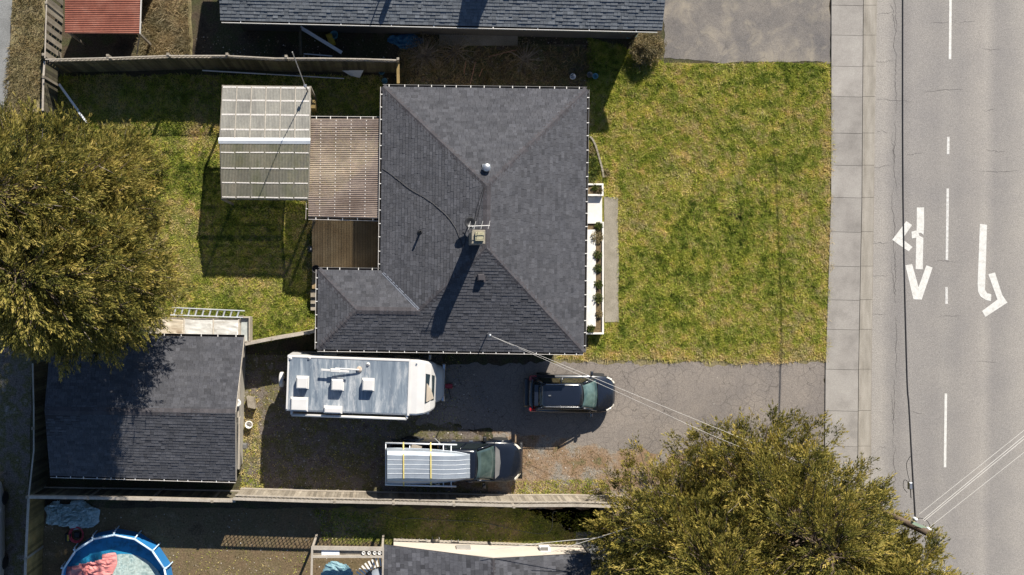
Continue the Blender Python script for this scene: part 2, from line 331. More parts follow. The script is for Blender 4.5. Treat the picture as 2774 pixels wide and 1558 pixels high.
sheet('concrete_pad', [(1190, 90), (1402, 96), (1402, 124), (1190, 124)], .05, M['conc'], thick=.05)
sheet('concrete_apron', [(1560, 1440), (1700, 1440), (1700, 1620), (1560, 1620)], .01, M['alley'], jag=.1)
road = sheet('road', [(2374, -400), (3600, -400), (3600, 2200), (2350, 2200), (2357, 1558), (2360, 1000), (2367, 500)], .006, M['road'])
# sidewalk slabs and kerb
def lerp_tab(tab, y):
    for (y0, x0), (y1, x1) in zip(tab, tab[1:]):
        if y <= y1 or (y1, x1) == tab[-1]: return x0+(x1-x0)*(y-y0)/(y1-y0)
XL = [(0, 2251), (535, 2250), (1000, 2235), (1558, 2231)]; XR = [(0, 2337), (535, 2333), (1000, 2324), (1558, 2319)]; XG = [(0, 2375), (500, 2367), (1000, 2360), (1558, 2356)]
walk = tag(sheet('sidewalk', [(2251, -300), (2376, -300), (2367, 500), (2360, 1000), (2355, 1900), (2230, 1900), (2235, 1000), (2250, 535)], .03, M['joint'], thick=.03), kind='structure')
joints = [-160, -70, 15, 96, 180, 262, 361, 448, 535, 628, 721, 812, 892, 1000, 1112, 1208, 1305, 1402, 1500, 1600]
for i, (a, b) in enumerate(zip(joints, joints[1:])):
    g = .45; q = [(lerp_tab(XL, a), a+g), (lerp_tab(XR, a)-1, a+g+2), (lerp_tab(XR, b)-1, b-g+2), (lerp_tab(XL, b), b-g)]
    pp = [G(*p) for p in q][::-1]; mb = MB().prism([(p.x, p.y) for p in pp], .02, .07+random.uniform(-.004, .004), random.random()); mb.build('slab', M['slab'], walk)
    q = [(lerp_tab(XR, a)+.8, a+g), (lerp_tab(XR, a)+8, a+g), (lerp_tab(XR, b)+8, b-g), (lerp_tab(XR, b)+.8, b-g)]
    pp = [G(*p) for p in q][::-1]; MB().prism([(p.x, p.y) for p in pp], .02, .065, random.random()*.5).build('kerb_stone', M['kerb'], walk)
    q = [(lerp_tab(XR, a)+8.6, a+g), (lerp_tab(XG, a)-1, a+g), (lerp_tab(XG, b)-1, b-g), (lerp_tab(XR, b)+8.6, b-g)]
    pp = [G(*p) for p in q][::-1]; MB().prism([(p.x, p.y) for p in pp], .0, .045, .4+random.random()*.6).build('gutter_pan', M['kerb'], walk)
# road markings (real painted sheets)
def paint(name, pts, o=(0, 0), s=1, m='paint'):
    pp = [G(o[0]+x/s, o[1]+y/s) for x, y in pts]
    ar = sum(pp[i].x*pp[(i+1) % len(pp)].y-pp[(i+1) % len(pp)].x*pp[i].y for i in range(len(pp)))
    if ar < 0: pp = pp[::-1]
    mb = MB().prism([(p.x, p.y) for p in pp], .008, .012); return mb.build(name, M[m], road)
for x0, y0, x1, y1, m in ((2576, -160, 2573, 161, 'paint'), (2568.5, 371, 2568, 418, 'paintw'), (2567, 511, 2564.6, 704, 'paintw'), (2564, 778, 2564, 823, 'paintw'), (2562, 1066, 2559.5, 1266, 'paint'), (2558, 1543, 2556, 1900, 'paint')):
    paint('lane_line', [(x0-3.4, y0), (x0+3.4, y0), (x1+3.4, y1), (x1-3.4, y1)], m=m)
Z4 = ((2200, 500), 2.894)
paint('through_arrow_stem', [(820,180),(876,180),(877,310),(872,395),(852,378),(832,380),(840,402),(865,415),(871,418),(866,665),(810,663),(815,417),(782,423),(778,370),(818,360)], *Z4)
paint('right_arrow_head', [(738,287),(782,318),(706,428),(786,490),(756,524),(676,470),(628,433)], *Z4)
paint('through_arrow_head', [(730,633),(783,624),(833,805),(895,633),(943,652),(858,902),(793,900)], *Z4)
paint('left_arrow_stem', [(1314,308),(1370,316),(1354,825),(1370,852),(1403,860),(1400,914),(1360,905),(1320,878),(1300,840),(1296,780)], *Z4)
paint('left_arrow_head', [(1380,703),(1432,690),(1490,868),(1530,925),(1358,1038),(1331,992),(1452,902)], *Z4)
crng = random.Random(5)
def crack(x0, y0, x1, y1, wd=.022, n=14, j=3.5):
    L_, Rr = [], []; px, py = x1-x0, y1-y0; d = math.hypot(px, py); nx, ny = -py/d, px/d; o = 0
    for i in range(n+1):
        o = o*.7+crng.uniform(-j, j); t = i/n; a = G(x0+px*t+nx*o, y0+py*t+ny*o, .0105); w_ = wd*crng.uniform(.3, 1)*(.3+.7*math.sin(math.pi*t))/2; v = Vector((nx, -ny, 0))*w_; L_.append(a+v); Rr.append(a-v)
    MB().add(L_+Rr, [(i, i+1, n+2+i, n+1+i) for i in range(n)]).build('crack', M['crack'], road)
for k in range(9):
    y0 = k*175-20; crack(2425+crng.uniform(-8, 4), y0, 2424+crng.uniform(-8, 6), y0+crng.uniform(140, 230), .035, 26, 3)
    if k % 2 == 0: crack(2414, y0+30, 2422, y0+crng.uniform(100, 160), .028, 18, 3)
for x0, y0, x1 in ((2376, 270, 2470), (2372, 168, 2420), (2374, 352, 2404), (2366, 662, 2402), (2364, 748, 2404), (2362, 853, 2400), (2364, 450, 2410), (2500, 248, 2608), (2520, 62, 2590), (2660, 130, 2710), (2455, 420, 2500), (2530, 706, 2590), (2540, 858, 2605), (2660, 300, 2700), (2670, 408, 2720), (2660, 465, 2760), (2600, 60, 2640), (2468, 1112, 2500), (2380, 1212, 2400), (2640, 980, 2700), (2375, 40, 2420)):
    crack(x0, y0, x1, y0+crng.uniform(-6, 8), .024, 12, 2.2)
# ---------------------------------------------------------------- grass
def grass(name, poly, dens, m, hmin=.05, hmax=.12, wid=.016, tonef=None, excl=(), label=None, kind='stuff', edge=.18):
    pp = [tuple(G(*p))[:2] for p in poly]; xs = [p[0] for p in pp]; ys = [p[1] for p in pp]
    x0, x1, y0, y1 = min(xs)-edge, max(xs)+edge, min(ys)-edge, max(ys)+edge
    n = int((x1-x0)*(y1-y0)*dens); x = rng.uniform(x0, x1, n); y = rng.uniform(y0, y1, n)
    jx = x+edge*(fbm(x*2, y*2, 3)-.5)*2; jy = y+edge*(fbm(x*2+40, y*2, 4)-.5)*2
    k = inpoly(jx, jy, pp)
    for e in excl: k &= ~inpoly(x, y, [tuple(G(*p))[:2] for p in e])
    cl = fbm(x*4.2, y*4.2, 1, 3); k &= rng.random(n) < .35+cl*1.1; bare = fbm(x*.8+31, y*.8+12, 0, 3); k &= (bare > .30) | (rng.random(n) < .35)
    x, y, cl = x[k], y[k], cl[k]; n = len(x)
    h = (hmin+(hmax-hmin)*rng.random(n))*(.45+1.25*cl); a = rng.uniform(0, 2*np.pi, n); ln = rng.uniform(.4, 1.7, n)*h; a2 = rng.uniform(0, 2*np.pi, n)
    wd = wid*rng.uniform(.7, 1.5, n); dx, dy = np.cos(a)*wd, np.sin(a)*wd
    V = np.empty((n, 3, 3)); V[:, 0] = np.c_[x-dx, y-dy, np.zeros(n)]; V[:, 1] = np.c_[x+dx, y+dy, np.zeros(n)]; V[:, 2] = np.c_[x+np.cos(a2)*ln, y+np.sin(a2)*ln, h]
    big = fbm(x*.35+3, y*.35+8, 5, 3); mid = fbm(x*1.6, y*1.6, 6, 3)
    t = .12+.75*(big-.5)+.35*(mid-.5)+1.05*(fbm(x*5.5, y*5.5, 2, 2)-.5)+.30+.38*rng.random(n)
    if tonef is not None: t = tonef(x, y, t)
    o = npmesh(name, V.reshape(-1, 3), np.arange(3*n).reshape(-1, 3), np.clip(t, 0, 1), m); return tag(o, label=label, kind=kind, cat='grass')
walkway_px = [(1636, 533), (1674, 535), (1676, 873), (1638, 873)]
def ftone(x, y, t):
    e = np.minimum(np.abs(x-G(2250, 0).x), 9)/1.0; b = np.minimum(y-G(0, 980).y, 9)/1.2; tp = np.minimum(G(0, 172).y-y, 9)/.8
    return t+.45*np.clip(.7-e, 0, 1)+.4*np.clip(.9-b, 0, 1)+.2*np.clip(.7-tp, 0, 1)*(x > 8)
grass('lawn_grass', LAWN, 1500, M['grass'], .05, .13, .017, ftone, [walkway_px, [(1590, 490), (1638, 490), (1638, 906), (1590, 906)]], 'thick yellow-green lawn grass between house and sidewalk')
def ytone(x, y, t):
    p = fbm(x*.5+20, y*.5+3, 7, 3); return t+.6*np.clip(p-.5, 0, 1)*2-.1*(y < 0)
grass('yard_grass', YARD, 1000, M['grass'], .04, .11, .017, ytone, [], 'patchy green and straw grass of the back yard')
grass('dry_weeds', [(385, -60), (515, -60), (512, 152), (378, 160)], 1100, M['straw'], .1, .3, .014, None, [], 'tall dry straw weeds beside the red shed')
grass('verge_grass', [(38, -60), (120, -60), (112, 260), (60, 320), (10, 320)], 800, M['straw'], .05, .14, .016, lambda x, y, t: t*.75, [], 'dry verge grass along the alley')
grass('driveway_weeds', [(1400, 1300), (1640, 1300), (1660, 1345), (1380, 1345)], 700, M['grass'], .04, .1, .017, None, [], 'weedy grass beside the fence foot')
grass('garage_side_grass', [(655, 1080), (700, 1080), (715, 1340), (655, 1340)], 700, M['grass'], .04, .11, .017, lambda x, y, t: t+.2, [], 'grass strip beside the garage wall')
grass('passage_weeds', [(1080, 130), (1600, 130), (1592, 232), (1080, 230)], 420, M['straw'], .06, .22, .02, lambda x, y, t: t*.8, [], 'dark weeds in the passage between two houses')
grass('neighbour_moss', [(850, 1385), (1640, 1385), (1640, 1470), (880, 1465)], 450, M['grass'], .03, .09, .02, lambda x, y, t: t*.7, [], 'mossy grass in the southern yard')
grass('neighbour_sparse_grass', [(395, 1480), (840, 1480), (840, 1600), (395, 1600)], 40, M['grass'], .03, .08, .02, None, [], 'sparse grass on the sunny bare soil')
grass('gravel_weeds', [(660, 950), (1250, 950), (1250, 1340), (660, 1340)], 50, M['grass'], .03, .08, .02, None, [], 'thin weeds growing through gravel')
grass('mulch_straw', [(1400, 1215), (1650, 1215), (1700, 1340), (1400, 1340)], 200, M['straw'], .02, .05, .02, None, [], 'straw bits on reddish dirt')
# ---------------------------------------------------------------- roofs
def clip(poly, cp):                                    # Sutherland-Hodgman, cp convex ccw
    out = poly
    for i in range(len(cp)):
        a, b = cp[i], cp[(i+1) % len(cp)]; inp = out; out = []
        if not inp: return []
        side = lambda p: (b[0]-a[0])*(p[1]-a[1])-(b[1]-a[1])*(p[0]-a[0])
        for k in range(len(inp)):
            p, q = inp[k-1], inp[k]; sp, sq = side(p), side(q)
            if sq >= 0:
                if sp < 0: t = sp/(sp-sq); out.append((p[0]+(q[0]-p[0])*t, p[1]+(q[1]-p[1])*t))
                out.append(q)
            elif sp >= 0: t = sp/(sp-sq); out.append((p[0]+(q[0]-p[0])*t, p[1]+(q[1]-p[1])*t))
    return out
def shingle_roof(house, faces, hips, m, thick=.02, exposure=.145, under=.12, n_obj=300, capw=.17, slack=.0):
    """faces: convex 3D polygons, first edge is the eave"""
    base = MB()
    for f in faces:
        n = len(f); base.add(list(f)+[Vector(p)-Vector((0, 0, under)) for p in f], [tuple(range(n)), tuple(range(2*n-1, n-1, -1))]+[(i, n+i, n+(i+1) % n, (i+1) % n) for i in range(n)])
    roof = base.build('roof', M['underlay'], house, fix=True)
    tabs = []
    for f in faces:
        f = [Vector(p) for p in f]; o = f[0]; u = (f[1]-f[0]).normalized()
        nrm = Vector((0, 0, 0))
        for i in range(len(f)): nrm += (f[i]-o).cross(f[(i+1) % len(f)]-o)
        nrm.normalize(); nrm = nrm if nrm.z > 0 else -nrm
        v = nrm.cross(u).normalized()
        if v.z < 0: v = -v
        q = [((p-o).dot(u), (p-o).dot(v)) for p in f]
        if sum(q[i][0]*q[(i+1) % len(q)][1]-q[(i+1) % len(q)][0]*q[i][1] for i in range(len(q))) < 0: q = q[::-1]
        umin, umax = min(a for a, b in q), max(a for a, b in q); vmin, vmax = min(b for a, b in q), max(b for a, b in q)
        r = 0; y = vmin
        while y < vmax:
            x = umin-random.uniform(0, .3)
            while x < umax:
                wd = random.choice((.16, .2, .24, .3, .34)); t = random.choice((thick, thick*.55, thick, thick*1.3)); tn = min(1, max(0, random.gauss(.5, .22)))
                g = .004
                p = clip([(x+g, y), (x+wd-g, y), (x+wd-g, y+exposure), (x+g, y+exposure)], q)
                if len(p) >= 3:
                    ar = abs(sum(p[i][0]*p[(i+1) % len(p)][1]-p[(i+1) % len(p)][0]*p[i][1] for i in range(len(p))))/2
                    if ar > 1e-4:
                        n = len(p); top = []; bot = []
                        for a, b in p:
                            hh = t*(1-.75*(b-y)/exposure)+.004; w_ = o+u*a+v*b; top.append(w_+nrm*hh); bot.append(w_)
                        tabs.append((ar, top, bot, tn))
                x += wd
            y += exposure; r += 1
    random.shuffle(tabs); tabs.sort(key=lambda t: -round(t[0], 3)); 
    def addtab(mb, t):
        n = len(t[1]); vs = t[1]+t[2]; mb.add(vs, [tuple(range(n))]+[(i, n+i, n+(i+1) % n, (i+1) % n) for i in range(n)], t[3])
    for t in tabs[:n_obj]:
        mb = MB(); addtab(mb, t); mb.build('shingle', m, roof)
    mb = MB()
    for t in tabs[n_obj:]: addtab(mb, t)
    if tabs[n_obj:]: tag(mb.build('shingles', m, roof), kind='stuff')
    # caps along hips and ridges
    for a, b in hips:
        a, b = Vector(a), Vector(b); d = b-a; L = d.length; d.normalize(); s = d.cross(Vector((0, 0, 1))).normalized(); n = max(1, int(L/.2))
        for i in range(n):
            c0 = a+d*(L*i/n); c1 = a+d*(L*(i+1)/n+.02); dr = .055 if abs(d.z) > .05 else .05; up = Vector((0, 0, 1)); h0 = .034; h1 = .018
            vs = [c0-s*capw+up*(h0-dr), c0+up*h0, c0+s*capw+up*(h0-dr), c1-s*capw+up*(h1-dr), c1+up*h1, c1+s*capw+up*(h1-dr)]
            vs += [p-up*.03 for p in vs]
            MB().add(vs, [(0, 1, 4, 3), (1, 2, 5, 4), (0, 6, 7, 1), (1, 7, 8, 2), (0, 3, 9, 6), (2, 8, 11, 5), (3, 4, 10, 9), (4, 5, 11, 10)], random.random()).build('ridge_cap', M['cap'], roof)
    return roof
BRK = unit_box('gutter_bracket', M['white'])
def gutter(house, a, b, m, outward, sp=.6, wdt=.11, h=.09, lip='white', dz=-.02):
    a, b = Vector(a), Vector(b); a.z += dz; b.z += dz; o = Vector(outward).normalized(); up = Vector((0, 0, 1)); d = (b-a).normalized()
    def strip(p0, p1, p2, p3): return [p0, p1, p2, p3]
    mb = MB(); t = .012
    for off, w_, z0, z1 in ((wdt-t/2, t*1.6, -h, .012), (wdt/2, wdt-t, -h, -h+.01)):
        c = [(a+o*(off-w_/2)), (b+o*(off-w_/2)), (b+o*(off+w_/2)), (a+o*(off+w_/2))]
        mb.add([p+up*z0 for p in c]+[p+up*z1 for p in c], [(3,2,1,0),(4,5,6,7),(0,1,5,4),(1,2,6,5),(2,3,7,6),(3,0,4,7)])
    g = mb.build('gutter', m, house, fix=True)
    n = max(1, int((b-a).length/sp))
    mb = MB(); c = [a+o*.005, b+o*.005, b+o*(wdt-.02), a+o*(wdt-.02)]
    mb.add([p-up*(h-.012) for p in c]+[p-up*(h-.045) for p in c], [(3,2,1,0),(4,5,6,7),(0,1,5,4),(1,2,6,5),(2,3,7,6),(3,0,4,7)]); mb.build('debris', M['debris'], g, fix=True)
    for i in range(n):
        p = a.lerp(b, (i+.5+random.uniform(-.12, .12))/n); place('bracket', BRK, g, bar_M(p-o*.02+up*.018, p+o*(wdt+.004)+up*.018, .035, .012))
    return g
def box_walls(house, quad, z0, z1, m, name='wall'):
    mb = MB(); n = len(quad); c = sum((Vector(q) for q in quad), Vector())/n
    for i in range(n):
        a, b = Vector(quad[i]), Vector(quad[(i+1) % n]); d = (b-a).normalized(); s = Vector((0, 0, 1)).cross(d)*.1
        MB().add([(p.x, p.y, z) for z in (z0, z1) for p in (a, b, b+s, a+s)], [(3,2,1,0),(4,5,6,7),(0,1,5,4),(1,2,6,5),(2,3,7,6),(3,0,4,7)]).build(name, m, house, fix=True)
# main house
EZ = 3.05; pit = .33
NWp = P(1037, 235, EZ); ang = -math.radians(.75)
LM = Matrix.Translation(NWp) @ Matrix.Rotation(ang, 4, 'Z')
def L(x, y, z=0): return LM @ Vector((x, -y, z))        # metres east / south of the NW roof corner
Wd, Dp, Wg, Wd2 = 9.50, 12.25, 2.89, 3.70; r = Wd/2; r2 = Wd2/2
house = thing('house', LM @ Vector((Wd/2, -Dp/2, -EZ)), 'single-storey house with dark hipped shingle roof and white gutters, beside the front lawn', 'house', ang)
NW, NE, SE, SW0 = L(0, 0), L(Wd, 0), L(Wd, Dp), L(0, Dp); SWw = L(-Wg, Dp); Cw = L(-Wg, Dp-Wd2); I = L(0, Dp-Wd2)
A = L(r, r, r*pit); B = L(r, Dp-r, r*pit); V = L(r2, Dp-r2, r2*pit); Ww = L(-Wg+r2, Dp-r2, r2*pit); Vf = L(r2, Dp)
faces = [[NE, NW, A], [SE, NE, A, B], [Vf, SE, B, V], [SWw, Vf, V, Ww], [NW, I, V, B, A], [I, Cw, Ww, V], [Cw, SWw, Ww]]
roof = shingle_roof(house, faces, [(NW, A), (NE, A), (SE, B), (A, B), (B, V), (Ww, V), (Cw, Ww), (SWw, Ww)], M['shingle'])
for a, b, o, m in ((NW, NE, L(0, -1)-L(0, 0), 'gutg'), (NE, SE, L(1, 0)-L(0, 0), 'gutg'), (SE, SWw, L(0, 1)-L(0, 0), 'gutw'), (SWw, Cw, L(-1, 0)-L(0, 0), 'gutw'), (Cw, I, L(0, -1)-L(0, 0), 'gutg'), (I, NW, L(-1, 0)-L(0, 0), 'gutw')):
    gutter(house, a, b, M[m], o)
ov = .5
box_walls(house, [L(ov, ov), L(Wd-ov, ov), L(Wd-ov, Dp-ov), L(-Wg+ov, Dp-ov), L(-Wg+ov, Dp-Wd2+ov), L(ov, Dp-Wd2+ov)][::-1], 0, EZ-.1, M['wall'])
for (x, y, dx, dy) in ((Wd-ov, 3, 0, 2), (Wd-ov, 8.6, 0, 2.4), (3, Dp-ov, 1.5, 0), (7, Dp-ov, 1.6, 0)):
    wb = MB().box((0, 0, 0), (dx+.12 if dx else .08, dy+.12 if dy else .08, 1.3), Matrix.Translation(L(x+(.03 if dy else 0), y+(.03 if dx else 0), -1.2)) @ Matrix.Rotation(ang, 4, 'Z')).build('window', M['white'], house)
    MB().box((0, 0, 0), (dx or .1, dy or .1, 1.15), Matrix.Translation(L(x+(.04 if dy else 0), y+(.04 if dx else 0), -1.2)) @ Matrix.Rotation(ang, 4, 'Z')).build('pane', M['glass'], wb)
MB().box((0, 0, 0), (.1, .95, 2.0), Matrix.Translation(L(Wd-ov+.03, 6, -1.3)) @ Matrix.Rotation(ang, 4, 'Z')).build('front_door', M['white'], house)
# valley flashing
mb = MB()
for s, t in ((-.05, .006), (.03, .012)):
    d = (V-I).normalized(); sd = d.cross(Vector((0, 0, 1))).normalized(); a, b = I+d*.15+Vector((0, 0, .03+t)), V-d*.1+Vector((0, 0, .03+t))
    mb.add([a+sd*(s-.02), b+sd*(s-.02), b+sd*(s+.02), a+sd*(s+.02)]+[a+sd*(s-.02)-Vector((0,0,.02)), b+sd*(s-.02)-Vector((0,0,.02)), b+sd*(s+.02)-Vector((0,0,.02)), a+sd*(s+.02)-Vector((0,0,.02))], [(0,1,2,3),(7,6,5,4),(0,4,5,1),(2,6,7,3)])
mb.build('valley_flashing', M['metal'], house, fix=True)
RZ = lambda px, py, z0: P(px, py, z0)
# chimney
chp = P(1296, 642, 6.3)
ch = MB(); RM = Matrix.Translation((chp.x, chp.y, 0)) @ Matrix.Rotation(ang, 4, 'Z')
ch = MB().box((0, 0, 5.2), (.5, .52, 2.05), RM).build('chimney', mat('chimney_render', [(.2, .17, .14), (.3, .27, .23)], 6, .9, grain=.2), house)
MB().bbox((.0, 0, 6.26), (.58, .6, .1), .02, RM).build('chimney_crown', M['conc'], ch)
MB().box((.04, 0.02, 6.37), (.36, .38, .14), RM).build('flue', mat('mossy_flue', [(.3, .25, .12), (.4, .37, .26), (.12, .13, .03)], 14, .9, noise_rough=.8), ch)
MB().box((.04, 0.02, 6.445), (.27, .29, .012), RM).build('flue_opening', mat('mossy_flue_opening', [(.10, .08, .03), (.42, .38, .25), (.05, .06, .02)], 16, .9, noise_rough=.8), ch)
# vents on roof
def roofz(p):                                          # height of the main roof surface at a plan point
    q = LM.inverted() @ Vector((p.x, p.y, 0)); x, y = q.x, -q.y; d = min(x if y < Dp-Wd2 or x > r2 else 9, Wd-x, y, Dp-y); return EZ+pit*d
def onroof(px, py):
    p = P(px, py, 4.0)
    for _ in range(4): p = P(px, py, roofz(p))
    return p
p = onroof(1317, 456); vt = MB().bbox((p.x, p.y, p.z+.02), (.38, .38, .06), .01).build('roof_vent', M['metal'], house)
MB().lathe([(.14, 0), (.14, .13), (.19, .15), (.19, .26), (.15, .30), (.02, .31)], (p.x, p.y, p.z), 12).build('vent_cap', M['metal'], vt, True)
p = onroof(1302, 752); vt = MB().box((p.x, p.y, p.z+.02), (.42, .4, .05)).build('roof_vent', M['cap'], house); MB().bbox((p.x, p.y, p.z+.12), (.3, .3, .18), .04).build('vent_cap', M['cap'], vt)
p = onroof(1138, 630); MB().lathe([(.13, 0), (.09, .05), (.05, .08), (.05, .50), (.042, .50), (.042, .3)], (p.x, p.y, p.z), 12).build('vent_pipe', M['black'], house)
p = onroof(1271, 606); dish = thing('satellite_dish', (p.x, p.y, p.z), 'small dark round satellite dish on the roof ridge beside the chimney', 'satellite dish')
MB().lathe([(.03, .42), (.15, .45), (.25, .52), (.235, .53), (.13, .465), (.02, .44)], (p.x, p.y, p.z), 20).build('reflector', M['black'], dish, True)
MB().tube([(p.x, p.y, p.z-.02), (p.x, p.y, p.z+.43)], .025).build('mount_pole', M['gutg'], dish)
MB().tube([(p.x, p.y-.1, p.z+.46), (p.x+.15, p.y-.15, p.z+.75)], .012).build('feed_arm', M['metal'], dish)
p = P(1290, 626, 6.6); an = thing('tv_antenna', (p.x, p.y, 6.3), 'thin white aerial clamped to the chimney top', 'antenna')
a, b = P(1268, 613, 6.75), P(1327, 611, 6.75); MB().tube([a, b], .016).build('boom', M['white'], an)
for t in (.05, .3, .62, .95):
    c = a.lerp(b, t); MB().tube([c+Vector((-.03, -.14, .02)), c+Vector((.05, .2, .02))], .008).build('element', M['white'], an)
MB().tube([P(1281, 628, 5.5), P(1281, 614, 6.76)], .02).build('mast', M['white'], an)
def wire(name, pts, rad, m, label, cat='wire', z=None, group=None, n=5):
    mb = MB().tube(pts, rad, n); o = mb.build(name, m); return tag(o, label, cat, group)
def spline(pts, n=6):
    pts = [Vector(p) for p in pts]; out = []
    for i in range(len(pts)-1):
        p0 = pts[max(i-1, 0)]; p1 = pts[i]; p2 = pts[i+1]; p3 = pts[min(i+2, len(pts)-1)]
        for k in range(n):
            t = k/n; out.append(.5*((2*p1)+(-p0+p2)*t+(2*p0-5*p1+4*p2-p3)*t*t+(-p0+3*p1-3*p2+p3)*t**3))
    return out+[pts[-1]]
up = Vector((0, 0, 1))
wire('roof_cable', spline([onroof(x, y)+up*.04 for x, y in ((1036, 457), (1060, 473), (1110, 512), (1160, 542), (1190, 566), (1213, 588), (1233, 616), (1245, 645), (1255, 668), (1262, 640), (1254, 628))]), .013, M['cable'], 'black coaxial cable curving over the west slope of the roof', 'cable')
wire('roof_cable', spline([onroof(1310, 508)+up*.05, onroof(1293, 560)+up*.05, onroof(1284, 610)+up*.05]), .01, M['cable'], 'black cable from the ridge end down to the chimney, left of its twin', 'cable')
wire('roof_cable', spline([onroof(1313, 508)+up*.05, onroof(1300, 560)+up*.05, onroof(1287, 612)+up*.05]), .009, M['cable'], 'black cable from the ridge end down to the chimney, right of its twin', 'cable')
# ---------------------------------------------------------------- garage
gz = 2.5
TL, TR, BR, BL = P(139, 905, gz), P(661, 914, gz), P(638, 1302, gz), P(136, 1288, gz); RL, RR = P(121, 1112, 3.6), P(637, 1119, 3.6)
gar = thing('garage', ((TL+TR+BR+BL)/4)*Vector((1, 1, 0)).length*0+Vector((((TL+BR)/2).x, ((TL+BR)/2).y, 0)), 'detached garage with dark gable shingle roof behind the motorhome', 'garage')
shingle_roof(gar, [[TR, TL, RL, RR], [BL, BR, RR, RL]], [(RL, RR)], M['shingle'], thick=.022)
gutter(gar, TL, TR, M['black'], (TL-BL)*Vector((1, 1, 0)).length*0+Vector((0, 1, 0)), sp=.8)
gutter(gar, BR, BL, M['gutw'], Vector((0, -1, 0)), sp=.6)
gi = .3
q = [TL+Vector((gi, -gi, 0)), TR+Vector((-gi*1.2, -gi, 0)), BR+Vector((-gi*.4, gi, 0)), BL+Vector((gi, gi, 0))]
box_walls(gar, q[::-1], 0, gz-.08, M['wall'])
for s, (a, b, rr) in enumerate(((q[0], q[3], RL+Vector((gi, 0, 0))), (q[1], q[2], RR+Vector((-gi*.6, 0, 0))))):
    sx = .05; vs = []
    for xx in (-sx, sx): vs += [Vector((a.x+xx, a.y, gz-.1)), Vector((b.x+xx, b.y, gz-.1)), Vector((rr.x+xx, rr.y, rr.z-.15))]
    MB().add(vs, [(0, 1, 2), (5, 4, 3), (0, 3, 4, 1), (1, 4, 5, 2), (2, 5, 3, 0)]).build('gable_panel', M['wood'], gar, fix=True)
# barge boards on the right rake
for a, b in ((TR, RR), (RR, BR)): place('barge_board', unit_box('barge_board', M['woodb']), gar, bar_M(a+Vector((.02, 0, -.06)), b+Vector((.02, 0, -.06)), .035, .14))
# leaning boards along right wall (pale timber)
for x0, y0, x1, y1, zz in ((652, 1000, 646, 1130, 2.0), (650, 1130, 648, 1270, 2.0)):
    a, b = P(x0, y0, zz), P(x1, y1, zz); bo = place('timber_board', unit_box('timber_board', M['woodb']), gar, bar_M(a, b, .06, .25))
# ---------------------------------------------------------------- neighbour house (north)
nz = 3.1; E1 = P(1793, 82, nz); E0 = P(597, 55, nz); dd = (E1-E0).normalized(); bk = Vector((-dd.y, dd.x, 0))
nh = thing('neighbour_house', Vector(((E0+E1).x/2, (E0+E1).y/2+3, 0)), 'long neighbouring house whose blue-grey shingle roof crosses the top edge', 'house')
dep = 3.0; ps = .33; R0 = E0+bk*dep+up*dep*ps; R1 = E1+bk*dep+up*dep*ps; B0 = E0+bk*6.0; B1 = E1+bk*6.0
fr = [E0, E1, R1, R0]; shingle_roof(nh, [fr, [B1, B0, R0, R1]], [(R0, R1)], M['shingle_n'], thick=.03, exposure=.15)
gutter(nh, E0+dd*.05, E1-dd*.2, M['white'], -bk, sp=2.2, wdt=.10)
box_walls(nh, [E0+dd*.5+bk*.5, E1-dd*.5+bk*.5, B1-dd*.5-bk*.5, B0+dd*.5-bk*.5], 0, nz-.1, mat('dark_siding', (.09, .085, .08), 2, .85))
cx = Vector((-.74, 15.3, 0)); o = MB().box((cx.x-.4, cx.y+.65, 4.3), (.85, 1.3, 2.3)).build('chimney', mat('brick_chimney', [(.25, .12, .08), (.32, .17, .12)], 9, .9), nh); MB().bbox((cx.x-.4, cx.y+.65, 5.5), (.95, 1.4, .1)).build('chimney_crown', M['conc'], o)
MB().tube([(-5.75, 14.2, 3.5), (-5.75, 14.2, 4.5)], .13, 12).build('vent_pipe', M['metal'], nh); MB().tube([(-5.95, 14.75, 3.6), (-5.95, 14.75, 5.1)], .03, 8).build('vent_pipe', M['metal'], nh)
# ---------------------------------------------------------------- neighbour house (south)
sz = 1.6; SL, SRr = P(1038, 1476, sz), P(1600, 1499, sz); RG = P(1335, 1514, 2.5); dn = Vector((0.03, -1, 0)).normalized()*9
sh = thing('cream_house', (RG.x, RG.y-4.5, 0), 'neighbouring house with patchy dark shingle roof and cream gable wall at the bottom edge', 'house')
Lb, Rb, Gb = SL+dn, SRr+dn, RG+dn
shingle_roof(sh, [[Lb, SL, RG, Gb], [SRr, Rb, Gb, RG]], [(RG, Gb)], mat('patchy_shingle', [(.075, .075, .085), (.10, .10, .11)], 2, .88, tone=.45, grain=.15, gscale=18, spec=.25), exposure=.2, thick=.012, capw=.14)
# gable wall in cream
g0, g1 = P(1085, 1470, 0), P(1640, 1470, 0)
a = Vector((SL.x+.5, SL.y-.16, 0)); b = Vector((SRr.x-.1, SRr.y-.1, 0))
vs = []
for yy in (0, -.12): vs += [Vector((a.x, a.y+yy, 0)), Vector((b.x, b.y+yy, 0)), Vector((b.x, b.y+yy, sz-.05)), Vector((RG.x, (a.y+b.y)/2+yy, 2.38)), Vector((a.x, a.y+yy, sz-.05))]
MB().add(vs, [(0,1,2,3,4), (9,8,7,6,5), (0,5,6,1), (1,6,7,2), (2,7,8,3), (3,8,9,4), (4,9,5,0)]).build('gable_wall', M['wallw'], sh, fix=True)
MB().box(((a.x+b.x)/2, a.y-4.4, .7), (b.x-a.x, 7.5, 1.4)).build('wall', M['wallw'], sh)
mp = P(1256, 1492, 1.4); mt = MB().box((mp.x, mp.y, 1.2), (.7, .3, .5)).build('meter_box', mat('grey_box', (.35, .33, .3), 4, .6), sh)
